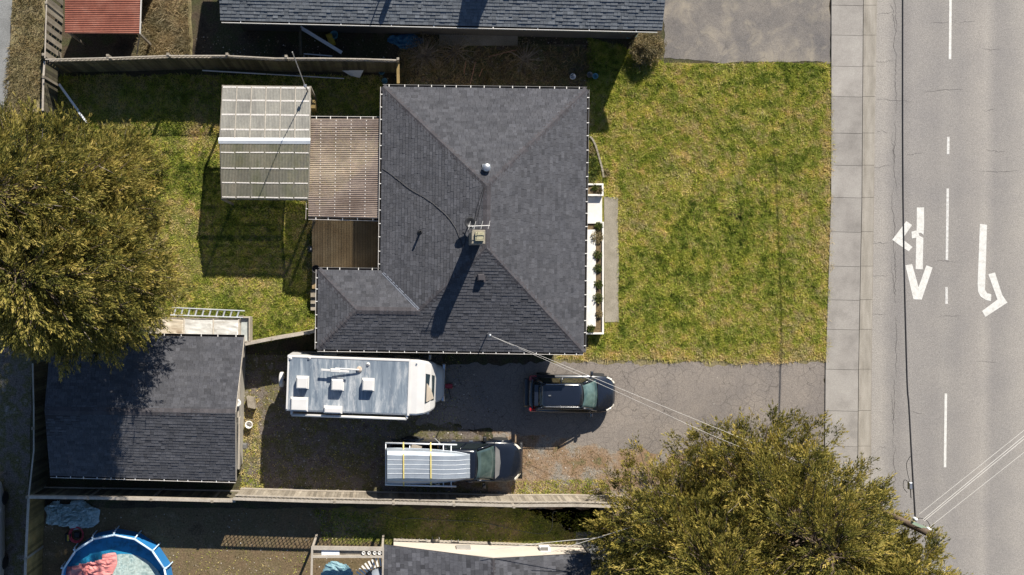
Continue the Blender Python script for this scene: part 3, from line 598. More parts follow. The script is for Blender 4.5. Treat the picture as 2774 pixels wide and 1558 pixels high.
# ---------------------------------------------------------------- corrugated sheets
def corr(a, b, c, d, period, amp, m, name, parent, tone=.5, th=0):
    """ribs run a->d / b->c, waves across a->b"""
    a, b, c, d = map(Vector, (a, b, c, d)); nw = max(1, round((b-a).length/period)); n = nw*4; nn = (b-a).cross(d-a).normalized(); nn = nn if nn.z > 0 else -nn
    mb = MB(); vs = []; prof = [0, .7, 1, .7]
    prof = [0, 1, 1, 0]
    for i in range(n+1):
        t = i/n; hgt = nn*amp*prof[i % 4]; vs += [a.lerp(b, t)+hgt, d.lerp(c, t)+hgt]
    k = len(vs); vs += [v-nn*.004 for v in vs]
    fs = [(2*i, 2*i+2, 2*i+3, 2*i+1) for i in range(n)]
    mb.v = [tuple(v) for v in vs]; mb.f = fs; mb.t = [min(1, max(0, tone+random.uniform(-.25, .25))) for _ in fs]
    return mb.build(name, m, parent)
def lerp2(a, b, c, d, u, v): return a.lerp(b, u).lerp(d.lerp(c, u), v)
ca = thing('patio_cover', G(730, 390), 'gabled patio cover with ribbed translucent sheets and a white ridge cap', 'patio cover')
ze, zr = 2.72, 3.2
a0, a1, r0, r1, b0, b1 = P(603, 232, ze), P(840, 235, ze), P(595, 381, zr), P(839, 382, zr), P(601, 538, ze), P(835, 541, ze)
stU = unit_box('lit_purlin_strip', M['strip'])
for (q0, q1, q2, q3, mm) in ((a0, a1, r1, r0, 'poly'), (b0, b1, r1, r0, 'polyg')):
    for i in range(6):
        u0, u1 = i/6, (i+1)/6
        corr(q0.lerp(q1, u0), q0.lerp(q1, u1), q3.lerp(q2, u1), q3.lerp(q2, u0), .068, .022, M[mm], 'roof_sheet', ca, random.random())
        if i and mm == 'poly': place('seam_batten', unit_box('seam_batten', M['woodb']), ca, bar_M(q0.lerp(q1, u0)+up*.026, q3.lerp(q2, u0)+up*.026, .035, .014))
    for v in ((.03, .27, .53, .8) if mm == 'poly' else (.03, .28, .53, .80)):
        for i in range(6): place('lit_purlin_strip', stU, ca, bar_M(lerp2(q0, q1, q2, q3, i/6+.008, v)+up*.012, lerp2(q0, q1, q2, q3, (i+1)/6-.008, v+random.uniform(-.004, .004))+up*.012, .075 if mm == 'poly' else .05, .02))  # strips added on top to show the purlins below catching light
MB().add([r0+Vector((-.05, .14, .0)), r1+Vector((.03, .14, .0)), r1+Vector((.03, 0, .06)), r0+Vector((-.05, 0, .06)), r1+Vector((.03, -.14, .0)), r0+Vector((-.05, -.14, .0))], [(0, 3, 2, 1), (3, 5, 4, 2)]).build('ridge_cap', M['vinyl'], ca)
for q in (a0, a1, b0, b1): place('post', unit_box('cover_post', M['wood']), ca, bar_M((q.x, q.y, 0), (q.x, q.y, ze-.08), .1, .1))
for x, y in ((a0, a1), (b0, b1), (a0, r0), (b0, r0), (a1, r1), (b1, r1)): place('beam', unit_box('cover_beam', M['wood']), ca, bar_M(x-up*.09, y-up*.09, .06, .12))
# second cover against the house
cb = thing('patio_roof', G(940, 460), 'flat patio roof of brown ribbed plastic sheets joined to the house', 'patio roof')
c0, c1, c2, c3 = P(839, 322, 2.70), P(1034, 322, 2.9), P(1029, 592, 2.9), P(835, 588, 2.70)
for j in range(4):
    v0, v1 = j/4, (j+1)/4
    corr(c0.lerp(c3, v0), c0.lerp(c3, v1), c1.lerp(c2, v1), c1.lerp(c2, v0), .086, .03, M['polyb'], 'roof_sheet', cb, .5)
scr = unit_box('fixing_row', M['strip'])
for x in (870, 911, 952, 993):
    for k in range(27):
        p = lerp2(c0, c1, c2, c3, (x-839)/195, (k+.5)/27)+up*.03; place('fixing', scr, cb, Matrix.Translation(p+up*.0) @ Matrix.Diagonal((.03, .05, .012, 1)))
gutter(cb, c0+up*.0, c1-up*.15, M['gutw'], Vector((0, 1, 0)), sp=.65, wdt=.13); gutter(cb, c3, c2-up*.15, M['gutw'], Vector((0, -1, 0)), sp=.65, wdt=.11); 
gutter(cb, P(833, 545, 2.65), P(831, 594, 2.65), M['woodb'], Vector((-1, 0, 0)), sp=5, wdt=.06)
for q in (c0, c3): place('post', unit_box('cover_post', M['wood']), cb, bar_M((q.x+.1, q.y, 0), (q.x+.1, q.y, 2.4), .1, .1))
# deck
dk = thing('deck', G(930, 660), 'dark mossy timber deck in the corner between patio roof and house wing', 'deck')
dU = MB().box((0, 0, 0), (1, 1, 1)); d0, d1 = P(845, 590, .6), P(1040, 590, .6); nb = 27
for i in range(nb):
    xa = d0.x+(d1.x-d0.x)*i/nb; wv = (d1.x-d0.x)/nb; ye = P(0, 742, .6).y if i > 2 else P(0, 782, .6).y; me = MB().box((xa+wv/2, (d0.y+ye)/2, .58+random.uniform(-.004, .004)), (wv-.012, abs(d0.y-ye), .035), tone=random.random()).build('plank', M['deck'], dk)
MB().box(((d0.x+d1.x)/2, (d0.y+P(0, 742, .6).y)/2, .3), (d1.x-d0.x-.1, abs(d0.y-P(0, 742, .6).y)-.1, .5)).build('frame', M['woodd'], dk)
for k in range(3):
    p = P(853, 795+k*18, .45-.13*k); MB().box((p.x, p.y, (.45-.13*k)/2), (.42, .36, .45-.13*k), tone=.8).build('step', M['wood'], dk)
# small barbecue-like black lid on deck corner and white box
p = P(858, 730, .6); q = thing('black_bucket', p, 'round black pot standing on the deck corner by the roof wing', 'pot'); MB().lathe([(.16, 0), (.2, .4), (.21, .42), (.17, .42), (.15, .1)], p, 14).build('pot_body', M['black'], q, True)
MB().lathe([(.15, .37), (.02, .38)], p, 14).build('pot_soil', M['debris'], q)
p = P(842, 675, .5); q = thing('electric_box', (p.x, p.y, 0), 'small dark post box with white label at the deck edge', 'utility box'); MB().box((p.x, p.y, .35), (.2, .26, .7)).build('case', M['black'], q); MB().box((p.x+.02, p.y, .705), (.05, .1, .01)).build('label_plate', M['white'], q)
# mast beside the covers
mast = thing('antenna_mast', P(850, 300, 0), 'tall thin weathered mast leaning beside the patio cover', 'mast')
m0, m1, m2 = P(853, 292, 0), P(827, 233, 3.6), P(792, 141, 7.6)
MB().tube([m0, m1], .035).build('lower_pole', M['wood'], mast); MB().tube([m1, m2], .02).build('upper_pole', M['wire'], mast); MB().box(m1, (.12, .12, .14)).build('clamp', M['metal'], mast)
MB().box(P(850, 288, .6), (.25, .4, 1.0)).build('base_block', M['woody'], mast)
# ---------------------------------------------------------------- fences
def fence(name, pts, h, label, bw=.14, lat=0, board='wood', cap=True, post_at=(), rails=True, capw=.09, gap=.008, capm='woodb', side=-1, thick=.022, tilt=0, cap_over=0):
    W_ = [P(x, y, h) for x, y in pts]; f = thing(name, (W_[0].x, W_[0].y, 0), label, 'fence')
    hb = h-lat; bm_ = [MB().box((0, 0, 0), (1, 1, 1), tone=t).mesh('board', M[board]) for t in (0, .25, .5, .75, 1)]
    cm = unit_box('cap_rail', M[capm]); pm_ = unit_box('post', M['wood'])
    for a, b in zip(W_, W_[1:]):
        a0 = Vector((a.x, a.y, 0)); b0 = Vector((b.x, b.y, 0)); d = b0-a0; Ln = d.length; d.normalize(); s = Vector((-d.y, d.x, 0))*side; n = max(1, int(Ln/(bw+gap))); rz = math.atan2(d.y, d.x)
        for i in range(n):
            c = a0+d*(Ln*(i+.5)/n)+s*random.uniform(-.004, .004); hh = hb-random.uniform(.01, .04)
            place('board', random.choice(bm_), f, Matrix.Translation((c.x, c.y, hh/2)) @ Matrix.Rotation(rz+random.uniform(-.03, .03), 4, 'Z') @ Matrix.Diagonal((Ln/n-gap, thick, hh, 1)))
        if cap: place('cap_rail', cm, f, bar_M(a0+up*(h+.012), b0+up*(h+.012), capw, .035))
        if rails:
            for z in ((.35, hb-.12) if not lat else (.35, hb-.02)): place('rail', cm, f, bar_M(a0+up*z-s*.05, b0+up*z-s*.05, .05, .09))
        if lat:
            mb = MB(); st = .2; n2 = int((Ln+lat)/st)
            for sg in (1, -1):
                for i in range(n2):
                    x0 = i*st-(lat if sg > 0 else 0); x1 = x0+lat
                    za, zb = (hb, h) if sg > 0 else (h, hb)
                    ta, tb = max(0, -x0/lat), min(1, (Ln-x0)/lat)
                    if tb <= ta: continue
                    p0 = a0+d*(x0+lat*ta)+up*(za+(zb-za)*ta)+s*.012*sg; p1 = a0+d*(x0+lat*tb)+up*(za+(zb-za)*tb)+s*.012*sg
                    mb.box((0, 0, 0), (1, 1, 1), bar_M(p0, p1, .007, .026))
            mb.build('lattice_panel', M['wood'], f)
    for x, y in post_at:
        c = P(x, y, h); place('post', pm_, f, Matrix.Translation((c.x, c.y, (h+.06)/2)) @ Matrix.Diagonal((.12, .12, h+.06, 1)))
    return f
fence('lattice_fence', [(123, 161), (290, 157), (456, 151), (614, 151), (746, 158), (870, 158), (990, 160), (1077, 163)], 2.45, 'weathered board fence with lattice top along the north side of the back yard', lat=.47, board='woodd', capw=.05, post_at=[(292, 151), (455, 147), (615, 147), (775, 153), (1078, 160)])
fence('side_fence', [(1078, 164), (1079, 226)], 2.0, 'short ochre fence closing the passage at the house corner', board='woody', capm='woody', side=1, capw=.14)
fence('picket_fence', [(128, -40), (125, 60), (122, 158)], 1.9, 'gapped picket fence beside the red-roofed shed', bw=.22, gap=.17, board='wood', side=1, capw=.05, post_at=[(126, 8), (118, 148)], rails=False)
fence('corner_fence', [(121, 166), (118, 210), (116, 300)], 1.7, 'solid grey fence below the picket fence at the alley', board='woodd', side=1, post_at=[(118, 209)])
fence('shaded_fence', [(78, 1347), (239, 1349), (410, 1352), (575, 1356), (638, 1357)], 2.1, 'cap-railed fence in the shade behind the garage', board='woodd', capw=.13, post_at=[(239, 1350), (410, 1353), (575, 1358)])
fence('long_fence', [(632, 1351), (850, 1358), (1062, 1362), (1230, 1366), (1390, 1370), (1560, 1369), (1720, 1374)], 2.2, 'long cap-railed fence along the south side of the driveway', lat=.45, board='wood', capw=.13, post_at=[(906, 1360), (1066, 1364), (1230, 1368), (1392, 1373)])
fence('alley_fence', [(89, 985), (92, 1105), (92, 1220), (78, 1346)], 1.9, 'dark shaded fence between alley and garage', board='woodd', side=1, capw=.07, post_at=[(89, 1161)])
fence('ochre_fence', [(78, 1349), (73, 1450), (70, 1513), (66, 1640)], 1.9, 'golden-brown board fence beside the round pool', board='woody', side=1, capw=.12, post_at=[(74, 1347), (69, 1513)])
fence('gate_fence', [(664, 933), (740, 918), (800, 908), (858, 897)], 1.8, 'angled fence joining the garage to the house wing', board='wood', capw=.12, post_at=[(738, 919), (836, 903)])
# ---------------------------------------------------------------- red shed
rs = thing('red_shed', G(280, 20), 'open shed with red corrugated metal roof in the top left corner', 'shed')
s0, s1, s2, s3 = P(176, -60, 2.45), P(383, -60, 2.45), P(378, 92, 2.2), P(176, 90, 2.2)
for j in range(3): corr(s0.lerp(s3, j/3), s0.lerp(s3, (j+1)/3), s1.lerp(s2, (j+1)/3), s1.lerp(s2, j/3), .085, .022, M['red'], 'roof_sheet', rs, .3+.2*j)
for q in (s2, s3): place('post', unit_box('shed_post', M['wood']), rs, bar_M((q.x*1.0-.1*(q == s2)+.1*(q == s3), q.y+.1, 0), (q.x-.1*(q == s2)+.1*(q == s3), q.y+.1, 2.1), .1, .1))
MB().box(((s0.x+s1.x)/2, s0.y-.2, 1.1), (abs(s1.x-s0.x)-.3, .1, 2.1)).build('back_wall', M['wood'], rs)
place('fascia', unit_box('fascia', M['white']), rs, bar_M(s1+Vector((.03, 0, 0)), s2+Vector((.03, 0, 0)), .03, .12))
tag(place('leaning_pole', unit_box('leaning_pole', M['woodb']), None, bar_M(P(383, 60, 2.0), P(371, 147, .3), .05, .05)), 'pale pole leaning between the red shed and lattice fence', 'pole')
# ---------------------------------------------------------------- front planters
pw = M['white']
def planter(name, x0, y0, x1, y1, h, label, inner=None):
    a, b = P(x0, y0, h), P(x1, y1, h); t = .09; pl = thing(name, ((a.x+b.x)/2, (a.y+b.y)/2, 0), label, 'planter')
    for (ax, ay, bx, by) in ((a.x, a.y, b.x, a.y-t), (a.x, b.y+t, b.x, b.y), (b.x-t, a.y-t-.001, b.x, b.y+t+.001), (a.x, a.y-t-.001, a.x+t*.3, b.y+t+.001)):
        MB().bbox(((ax+bx)/2, (ay+by)/2, h/2), (abs(bx-ax), abs(by-ay), h), .008).build('rim', pw, pl)
    MB().box(((a.x+b.x)/2, (a.y+b.y)/2, (h-.08)/2), (b.x-a.x-t*1.2, a.y-b.y-2*t-.01, h-.08)).build('soil', M['soil_sun'], pl); return pl, a, b
pl1, pa, pb = planter('small_planter', 1590, 497, 1635, 531, .55, 'small white-rimmed planter box at the front wall')
pl2, qa, qb = planter('long_planter', 1588, 601, 1636, 906, .5, 'long white-rimmed planter with white slab along the front wall')
c0_, c1_ = P(1590, 622, .48), P(1614, 884, .48); MB().box(((c0_.x+c1_.x)/2, (c0_.y+c1_.y)/2, .44), (c1_.x-c0_.x, c0_.y-c1_.y, .09)).build('white_slab', mat('painted_slab', [(.6, .58, .55), (.74, .72, .69)], 5, .7, grain=.06), pl2)
po = P(1590, 533, .3); pq = P(1631, 601, .3); porch = MB().box(((po.x+pq.x)/2, (po.y+pq.y)/2, .15), (pq.x-po.x, po.y-pq.y-.02, .3)).build('porch_step', mat('painted_porch', [(.6, .57, .53), (.72, .68, .64)], 4, .7, grain=.06)); tag(porch, 'white painted porch slab between the two planters', 'porch')
wk = sheet('walkway', walkway_px, .04, M['conc'], thick=.04, jag=.03)
def leaves(name, m, centers, n, rad, ls, lw, label=None, cat=None, parent=None, kind=None, zup=.5, tlo=0., thi=1.):
    """clump of small leaf blades round each centre"""
    k = len(centers)*n; c = np.repeat(np.array([tuple(x) for x in centers]), n, 0); d = rng.normal(size=(k, 3)); d /= np.linalg.norm(d, axis=1)[:, None]; d[:, 2] = np.abs(d[:, 2])*zup
    rr = rad*rng.random((k, 1))**.5; p = c+d*rr; u = d+rng.normal(scale=.5, size=(k, 3)); u /= np.linalg.norm(u, axis=1)[:, None]; s = np.cross(u, rng.normal(size=(k, 3))); s /= np.linalg.norm(s, axis=1)[:, None]
    l = ls*rng.uniform(.6, 1.3, (k, 1)); V = np.stack([p, p+u*l*.5+s*lw, p+u*l, p+u*l*.5-s*lw], 1).reshape(-1, 3)
    o = npmesh(name, V, np.arange(4*k).reshape(-1, 4), tlo+(thi-tlo)*rng.random(k), m, parent); tag(o, label, cat, kind=kind); return o
def plant(name, px, py, z, n, rad, m, label, cat='plant', ls=.1, lw=.02, cl=1, tl=(0, 1), stem=True):
    c = P(px, py, z); t = thing(name, c, label, cat); cs = [c+Vector((random.uniform(-1, 1)*rad*.6, random.uniform(-1, 1)*rad*.6, random.uniform(0, .5)*rad)) for _ in range(cl)] if cl > 1 else [c]
    leaves('foliage', m, cs, n, rad if cl == 1 else rad*.6, ls, lw, parent=t, tlo=tl[0], thi=tl[1])
    mb = MB()
    for q in cs: mb.tube([c, q+up*rad*.5], .006, 4)
    mb.build('stem', M['twig'], t)
for i, (x, y, rad, mm, la) in enumerate(((1612, 508, .16, 'plant', 'leafy plant at the back of the small planter'), (1624, 517, .14, 'straw', 'dried plant at the right end of the small planter'), (1618, 642, .3, 'straw', 'straw-coloured dried clump near the top of the long planter'), (1619, 690, .2, 'plant', 'green plant in the long planter below the dried clump'), (1619, 727, .17, 'plant', 'small green plant midway along the long planter'), (1621, 770, .18, 'plant', 'pale green plant in the lower half of the long planter'), (1620, 808, .24, 'plant', 'largest green plant in the long planter'), (1623, 850, .15, 'straw', 'withered plant close to the bottom of the long planter'), (1600, 891, .16, 'plant', 'low plant in the bottom corner of the long planter'), (1622, 612, .16, 'plant', 'small plant in the top corner of the long planter'))):
    plant('planter_plant', x, y, .5, 220, rad, M[mm], la, ls=.1)
# flower bed with curved edging
bedpts = [(1597, 371), (1604, 378), (1612, 394), (1618, 415), (1624, 435), (1630, 458), (1634, 482)]
edge = thing('bed_edging', G(*bedpts[3]), 'curved row of old concrete edging round the narrow bed by the front wall', 'edging')
for (x0, y0), (x1, y1) in zip(bedpts, bedpts[1:]):
    for k in range(2):
        a = G(x0+(x1-x0)*k/2, y0+(y1-y0)*k/2); b = G(x0+(x1-x0)*(k+.92)/2, y0+(y1-y0)*(k+.92)/2); place('edging_stone', unit_box('edging_stone', M['conc']), edge, bar_M(a+up*.06, b+up*.06, .09, .13))
sheet('flower_bed', [(1592, 372)]+bedpts+[(1634, 495), (1592, 495)], .008, M['soil_sun'], jag=0)
for x, y, rad, mm, la in ((1604, 410, .22, 'straw', 'dry tuft at the top of the narrow front bed'), (1603, 440, .26, 'plant', 'green plant midway in the narrow front bed'), (1612, 462, .28, 'plant', 'spreading plant in the lower part of the front bed'), (1600, 482, .25, 'plant', 'plant just above the small planter'), (1640, 470, .2, 'straw', 'grey dry plant at the bed edge on the lawn side')):
    plant('bed_plant', x, y, .02, 260, rad, M[mm], la, ls=.11)
# ---------------------------------------------------------------- cold frame, ladder
cf = thing('cold_frame', G(500, 890), 'low cold frame covered with wrinkled plastic sheets behind the garage', 'cold frame')
xs = [340, 417, 499, 578, 647]
for i in range(4):
    a, b, c, d = P(xs[i], 861+i*.8, .9), P(xs[i+1], 862+i*.8, .9), P(xs[i+1], 912, 1.3), P(xs[i], 910, 1.3); mb = MB(); nu, nv = 22, 18; vs = []
    for v in range(nv+1):
        for u in range(nu+1):
            q = lerp2(a, b, c, d, u/nu, v/nv); q.z += .16*abs(float(fbm(q.x*1.6+q.y*1.5, q.y*5.5, 2, 3))-.5)*(1 if 0 < u < nu else 0); vs.append(q)
    mb.add(vs, [(v*(nu+1)+u, v*(nu+1)+u+1, (v+1)*(nu+1)+u+1, (v+1)*(nu+1)+u) for v in range(nv) for u in range(nu)]); mb.build('plastic_sheet', M['sheet' if i > 1 else 'sheetb'], cf, True)
for i in range(5):
    a, d = P(xs[i], 861+i*.8, .93), P(xs[i], 911, 1.33); place('frame_bar', unit_box('frame_bar', M['woodb']), cf, bar_M(a, d, .05, .05))
for (x0, y0, z0, x1, y1, z1) in ((340, 860, .92, 648, 864, .92),): place('frame_rail', unit_box('frame_rail', M['wood']), cf, bar_M(P(x0, y0, z0), P(x1, y1, z1), .06, .08))
for x in (345, 420, 500, 580, 646):
    p = P(x, 862, .9); place('leg', unit_box('frame_leg', M['wood']), cf, bar_M((p.x, p.y, 0), (p.x, p.y, .9), .05, .05))
tr = thing('trough', G(664, 890), 'long narrow pale wooden trough at the end of the cold frame', 'trough')
a, b = P(663, 860, .8), P(665, 925, .8)
MB().box((a.x, (a.y+b.y)/2, .62), (.42, a.y-b.y, .04)).build('base', mat('pale_liner', [(.3, .33, .33), (.5, .52, .5)], 3, .6), tr)
for s in (-1, 1): MB().box((a.x+s*.23, (a.y+b.y)/2, .42), (.05, a.y-b.y, .84)).build('side_board', M['woodb'], tr)
for yy in (a.y, b.y): MB().box((a.x, yy, .4), (.5, .05, .8)).build('end_board', M['woodb'], tr)
la = thing('ladder', P(565, 847, 1.0), 'silver aluminium ladder lying level behind the cold frame', 'ladder')
A0, A1, B0_, B1_ = P(466, 833, 1.05), P(663, 842, 1.05), P(462, 853, .98), P(658, 860, .98)
rU = unit_box('ladder_rail', M['alul'])
place('rail', rU, la, bar_M(A0, A1, .045, .08)); place('rail', rU, la, bar_M(B0_, B1_, .05, .08))
for i in range(10): t = .055+i*.0965; place('rung', rU, la, bar_M(A0.lerp(A1, t), B0_.lerp(B1_, t-.005), .07, .035))
for x in (480, 650): p = P(x, 857, .9); place('support', unit_box('ladder_support', M['wood']), la, bar_M((p.x, p.y, 0), (p.x, p.y, .93), .06, .06))
# ---------------------------------------------------------------- trees
def conifer(name, base, h, rad, label, m, nbr=190, per=150, seed=1, zlow=1.0, shape=.75, twigs=.3, pw=1.6, lean=(0, 0), squash=(1, 1)):
    r_ = np.random.default_rng(seed); rd = random.Random(seed); b = G(*base); t = thing(name, b, label, 'tree')
    MB().tube([b, b+Vector((lean[0]*.4, lean[1]*.4, h*.4)), b+Vector((lean[0]*.7, lean[1]*.7, h*.7)), b+Vector((lean[0], lean[1], h*.96))], [.38, .28, .16, .03], 10).build('trunk', M['bark'], t, True)
    brm = MB(); tw = MB(); cen = []; dirs = []
    for i in range(nbr):
        f = (i+rd.random())/nbr; z = zlow+(h-zlow)*f**1.05; ang_ = i*2.39996+rd.uniform(-.5, .5)
        L_ = rad*(1-f**pw)**shape*rd.uniform(.74, 1.10)+.3; d = Vector((math.cos(ang_)*squash[0], math.sin(ang_)*squash[1], 0)); lift = rd.uniform(-.05, .28)+.35*f
        o = b+Vector((lean[0]*z/h, lean[1]*z/h, z)); pts = []
        for k in range(5):
            s = k/4; pts.append(o+d*L_*s+up*(lift*L_*s-.10*L_*s*s*2*(1-f)+.12*L_*max(0, s-.6)*2)+Vector((rd.uniform(-.1, .1), rd.uniform(-.1, .1), 0))*s)
        brm.tube(pts, [.07*(1-f)+.02, .05*(1-f)+.02, .03, .02, .01], 5)
        nc = max(3, int(L_*2.1))
        for k in range(nc):
            s = .22+.80*((k+rd.random())/nc)**.7; s = min(s, 1.02); j = min(3, int(s*4)); q = pts[j].lerp(pts[j+1], min(1, s*4-j)); sd = Vector((-d.y, d.x, 0)); w_ = L_*.26*(1.15-s)+.12
            off = sd*rd.uniform(-1, 1)*w_; c = q+off+up*rd.uniform(-.12, .14); cen.append(c); dv = (d+off.normalized()*.55*(abs(off.length)/.4 if off.length < .4 else 1)+up*rd.uniform(.1, .5)).normalized(); dirs.append(dv)
            if rd.random() < twigs: tw.tube([q, c+dv*rd.uniform(.2, .7)], [.014, .006], 4)
    n = int(per*2.1); cen = np.array([tuple(c) for c in cen]); dirs = np.array([tuple(d) for d in dirs]); K = len(cen)
    # each clump: a few sprays, each spray a plume of needles along its axis
    ns = 6; sa = np.repeat(dirs, ns, 0)+r_.normal(scale=.36, size=(K*ns, 3)); sa /= np.linalg.norm(sa, axis=1)[:, None]; so_ = np.repeat(cen, ns, 0)+r_.normal(scale=.10, size=(K*ns, 3)); sl_ = r_.uniform(.35, .8, (K*ns, 1))
    nn = n//ns; ax = np.repeat(sa, nn, 0); oo = np.repeat(so_, nn, 0); ll = np.repeat(sl_, nn, 0); T = len(ax); s = r_.random((T, 1))
    rv = r_.normal(size=(T, 3)); rv -= ax*np.sum(rv*ax, 1)[:, None]; rv /= np.linalg.norm(rv, axis=1)[:, None]
    p = oo+ax*ll*s+rv*.15*(1.05-s)**.7*r_.random((T, 1)); u = ax*.9+rv*.75*(1.1-s); u /= np.linalg.norm(u, axis=1)[:, None]; wv = np.cross(u, r_.normal(size=(T, 3))); wv /= np.linalg.norm(wv, axis=1)[:, None]
    l = r_.uniform(.06, .14, (T, 1)); wd = r_.uniform(.02, .045, (T, 1))
    V = np.stack([p-wv*wd*.5, p+wv*wd*.5, p+u*l+wv*wd*.3, p+u*l-wv*wd*.3], 1).reshape(-1, 3)
    ct = np.repeat(np.repeat(r_.normal(0, .15, K), ns), nn); spt = np.repeat(r_.normal(0, .09, K*ns), nn)
    tone = .26+.46*s[:, 0]+ct+spt+r_.normal(0, .10, T)  # tone rises along each spray, painting sunlit tips into the needle colour
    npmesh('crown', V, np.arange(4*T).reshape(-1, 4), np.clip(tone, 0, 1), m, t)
    brm.build('branches', M['bark'], t); tag(tw.build('twigs', M['twig'], t), kind='stuff'); return t, T
tc = 0
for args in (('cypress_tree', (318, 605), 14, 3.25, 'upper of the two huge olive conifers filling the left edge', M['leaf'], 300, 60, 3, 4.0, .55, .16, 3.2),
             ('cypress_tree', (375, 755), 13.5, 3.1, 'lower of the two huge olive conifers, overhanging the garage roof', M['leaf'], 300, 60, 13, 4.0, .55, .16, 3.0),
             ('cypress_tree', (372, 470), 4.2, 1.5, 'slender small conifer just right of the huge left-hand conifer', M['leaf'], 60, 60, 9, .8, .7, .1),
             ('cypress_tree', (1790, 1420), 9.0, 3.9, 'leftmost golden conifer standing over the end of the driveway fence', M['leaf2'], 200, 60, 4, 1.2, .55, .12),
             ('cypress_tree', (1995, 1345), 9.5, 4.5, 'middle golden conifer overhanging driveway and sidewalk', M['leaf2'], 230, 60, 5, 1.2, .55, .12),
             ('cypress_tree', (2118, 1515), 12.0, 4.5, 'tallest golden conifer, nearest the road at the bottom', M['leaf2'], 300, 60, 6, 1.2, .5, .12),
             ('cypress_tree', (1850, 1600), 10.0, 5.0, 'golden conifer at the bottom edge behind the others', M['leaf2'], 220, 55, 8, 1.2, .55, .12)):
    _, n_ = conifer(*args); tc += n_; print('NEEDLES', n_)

# ---------------------------------------------------------------- vehicles
def ring(x, pts): return [Vector((x, y, z)) for y, z in pts]
def shell(mb, st):
    """st: (x, halfwidth, zlow, zside, ztop)"""
    rings = []
    for x, hw, z0, zs, zt in st:
        h = [(hw*.86, z0), (hw, z0+.12), (hw*1.0, zs-.12), (hw*.975, zs-.03), (hw*.93, zs), (hw*.6, zt-.008), (0, zt)]
        rings.append(ring(x, [(-y, z) for y, z in h]+[(y, z) for y, z in h[-2::-1]]))
    return mb.loft(rings)
def wheel(car, x, y, r_, wd=.22):
    Mx = Matrix.Translation((x, y, r_)) @ Matrix.Rotation(math.pi/2, 4, 'X')
    w_ = MB().lathe([(r_*.62, -wd/2), (r_*.95, -wd/2), (r_, -wd/2+.03), (r_, wd/2-.03), (r_*.95, wd/2), (r_*.62, wd/2)], (0, 0, 0), 20, M=Mx).build('wheel', M['tyre'], car, True, local=True)
    MB().lathe([(.05, -wd/2+.02), (r_*.6, -wd/2+.03), (r_*.6, wd/2-.03), (.05, wd/2-.02)], (0, 0, 0), 12, M=Mx).build('rim', M['metal'], w_, local=True)
def quadp(car, name, m, pts, th=.012, n=None):
    p = [Vector(q) for q in pts]; nr = (p[1]-p[0]).cross(p[-1]-p[0]).normalized(); nr = nr if (nr.z > 0) else -nr; k = len(p)
    return MB().add([q+nr*th for q in p]+[q-nr*th for q in p], [tuple(range(k)), tuple(range(2*k-1, k-1, -1))]+[(i, k+i, k+(i+1) % k, (i+1) % k) for i in range(k)]).build(name, m, car, local=True, fix=True)
M['pglass'] = mat('dark_windscreen', [(.02, .035, .035), (.09, .13, .12)], 1.2, .08, 0, coat=1)
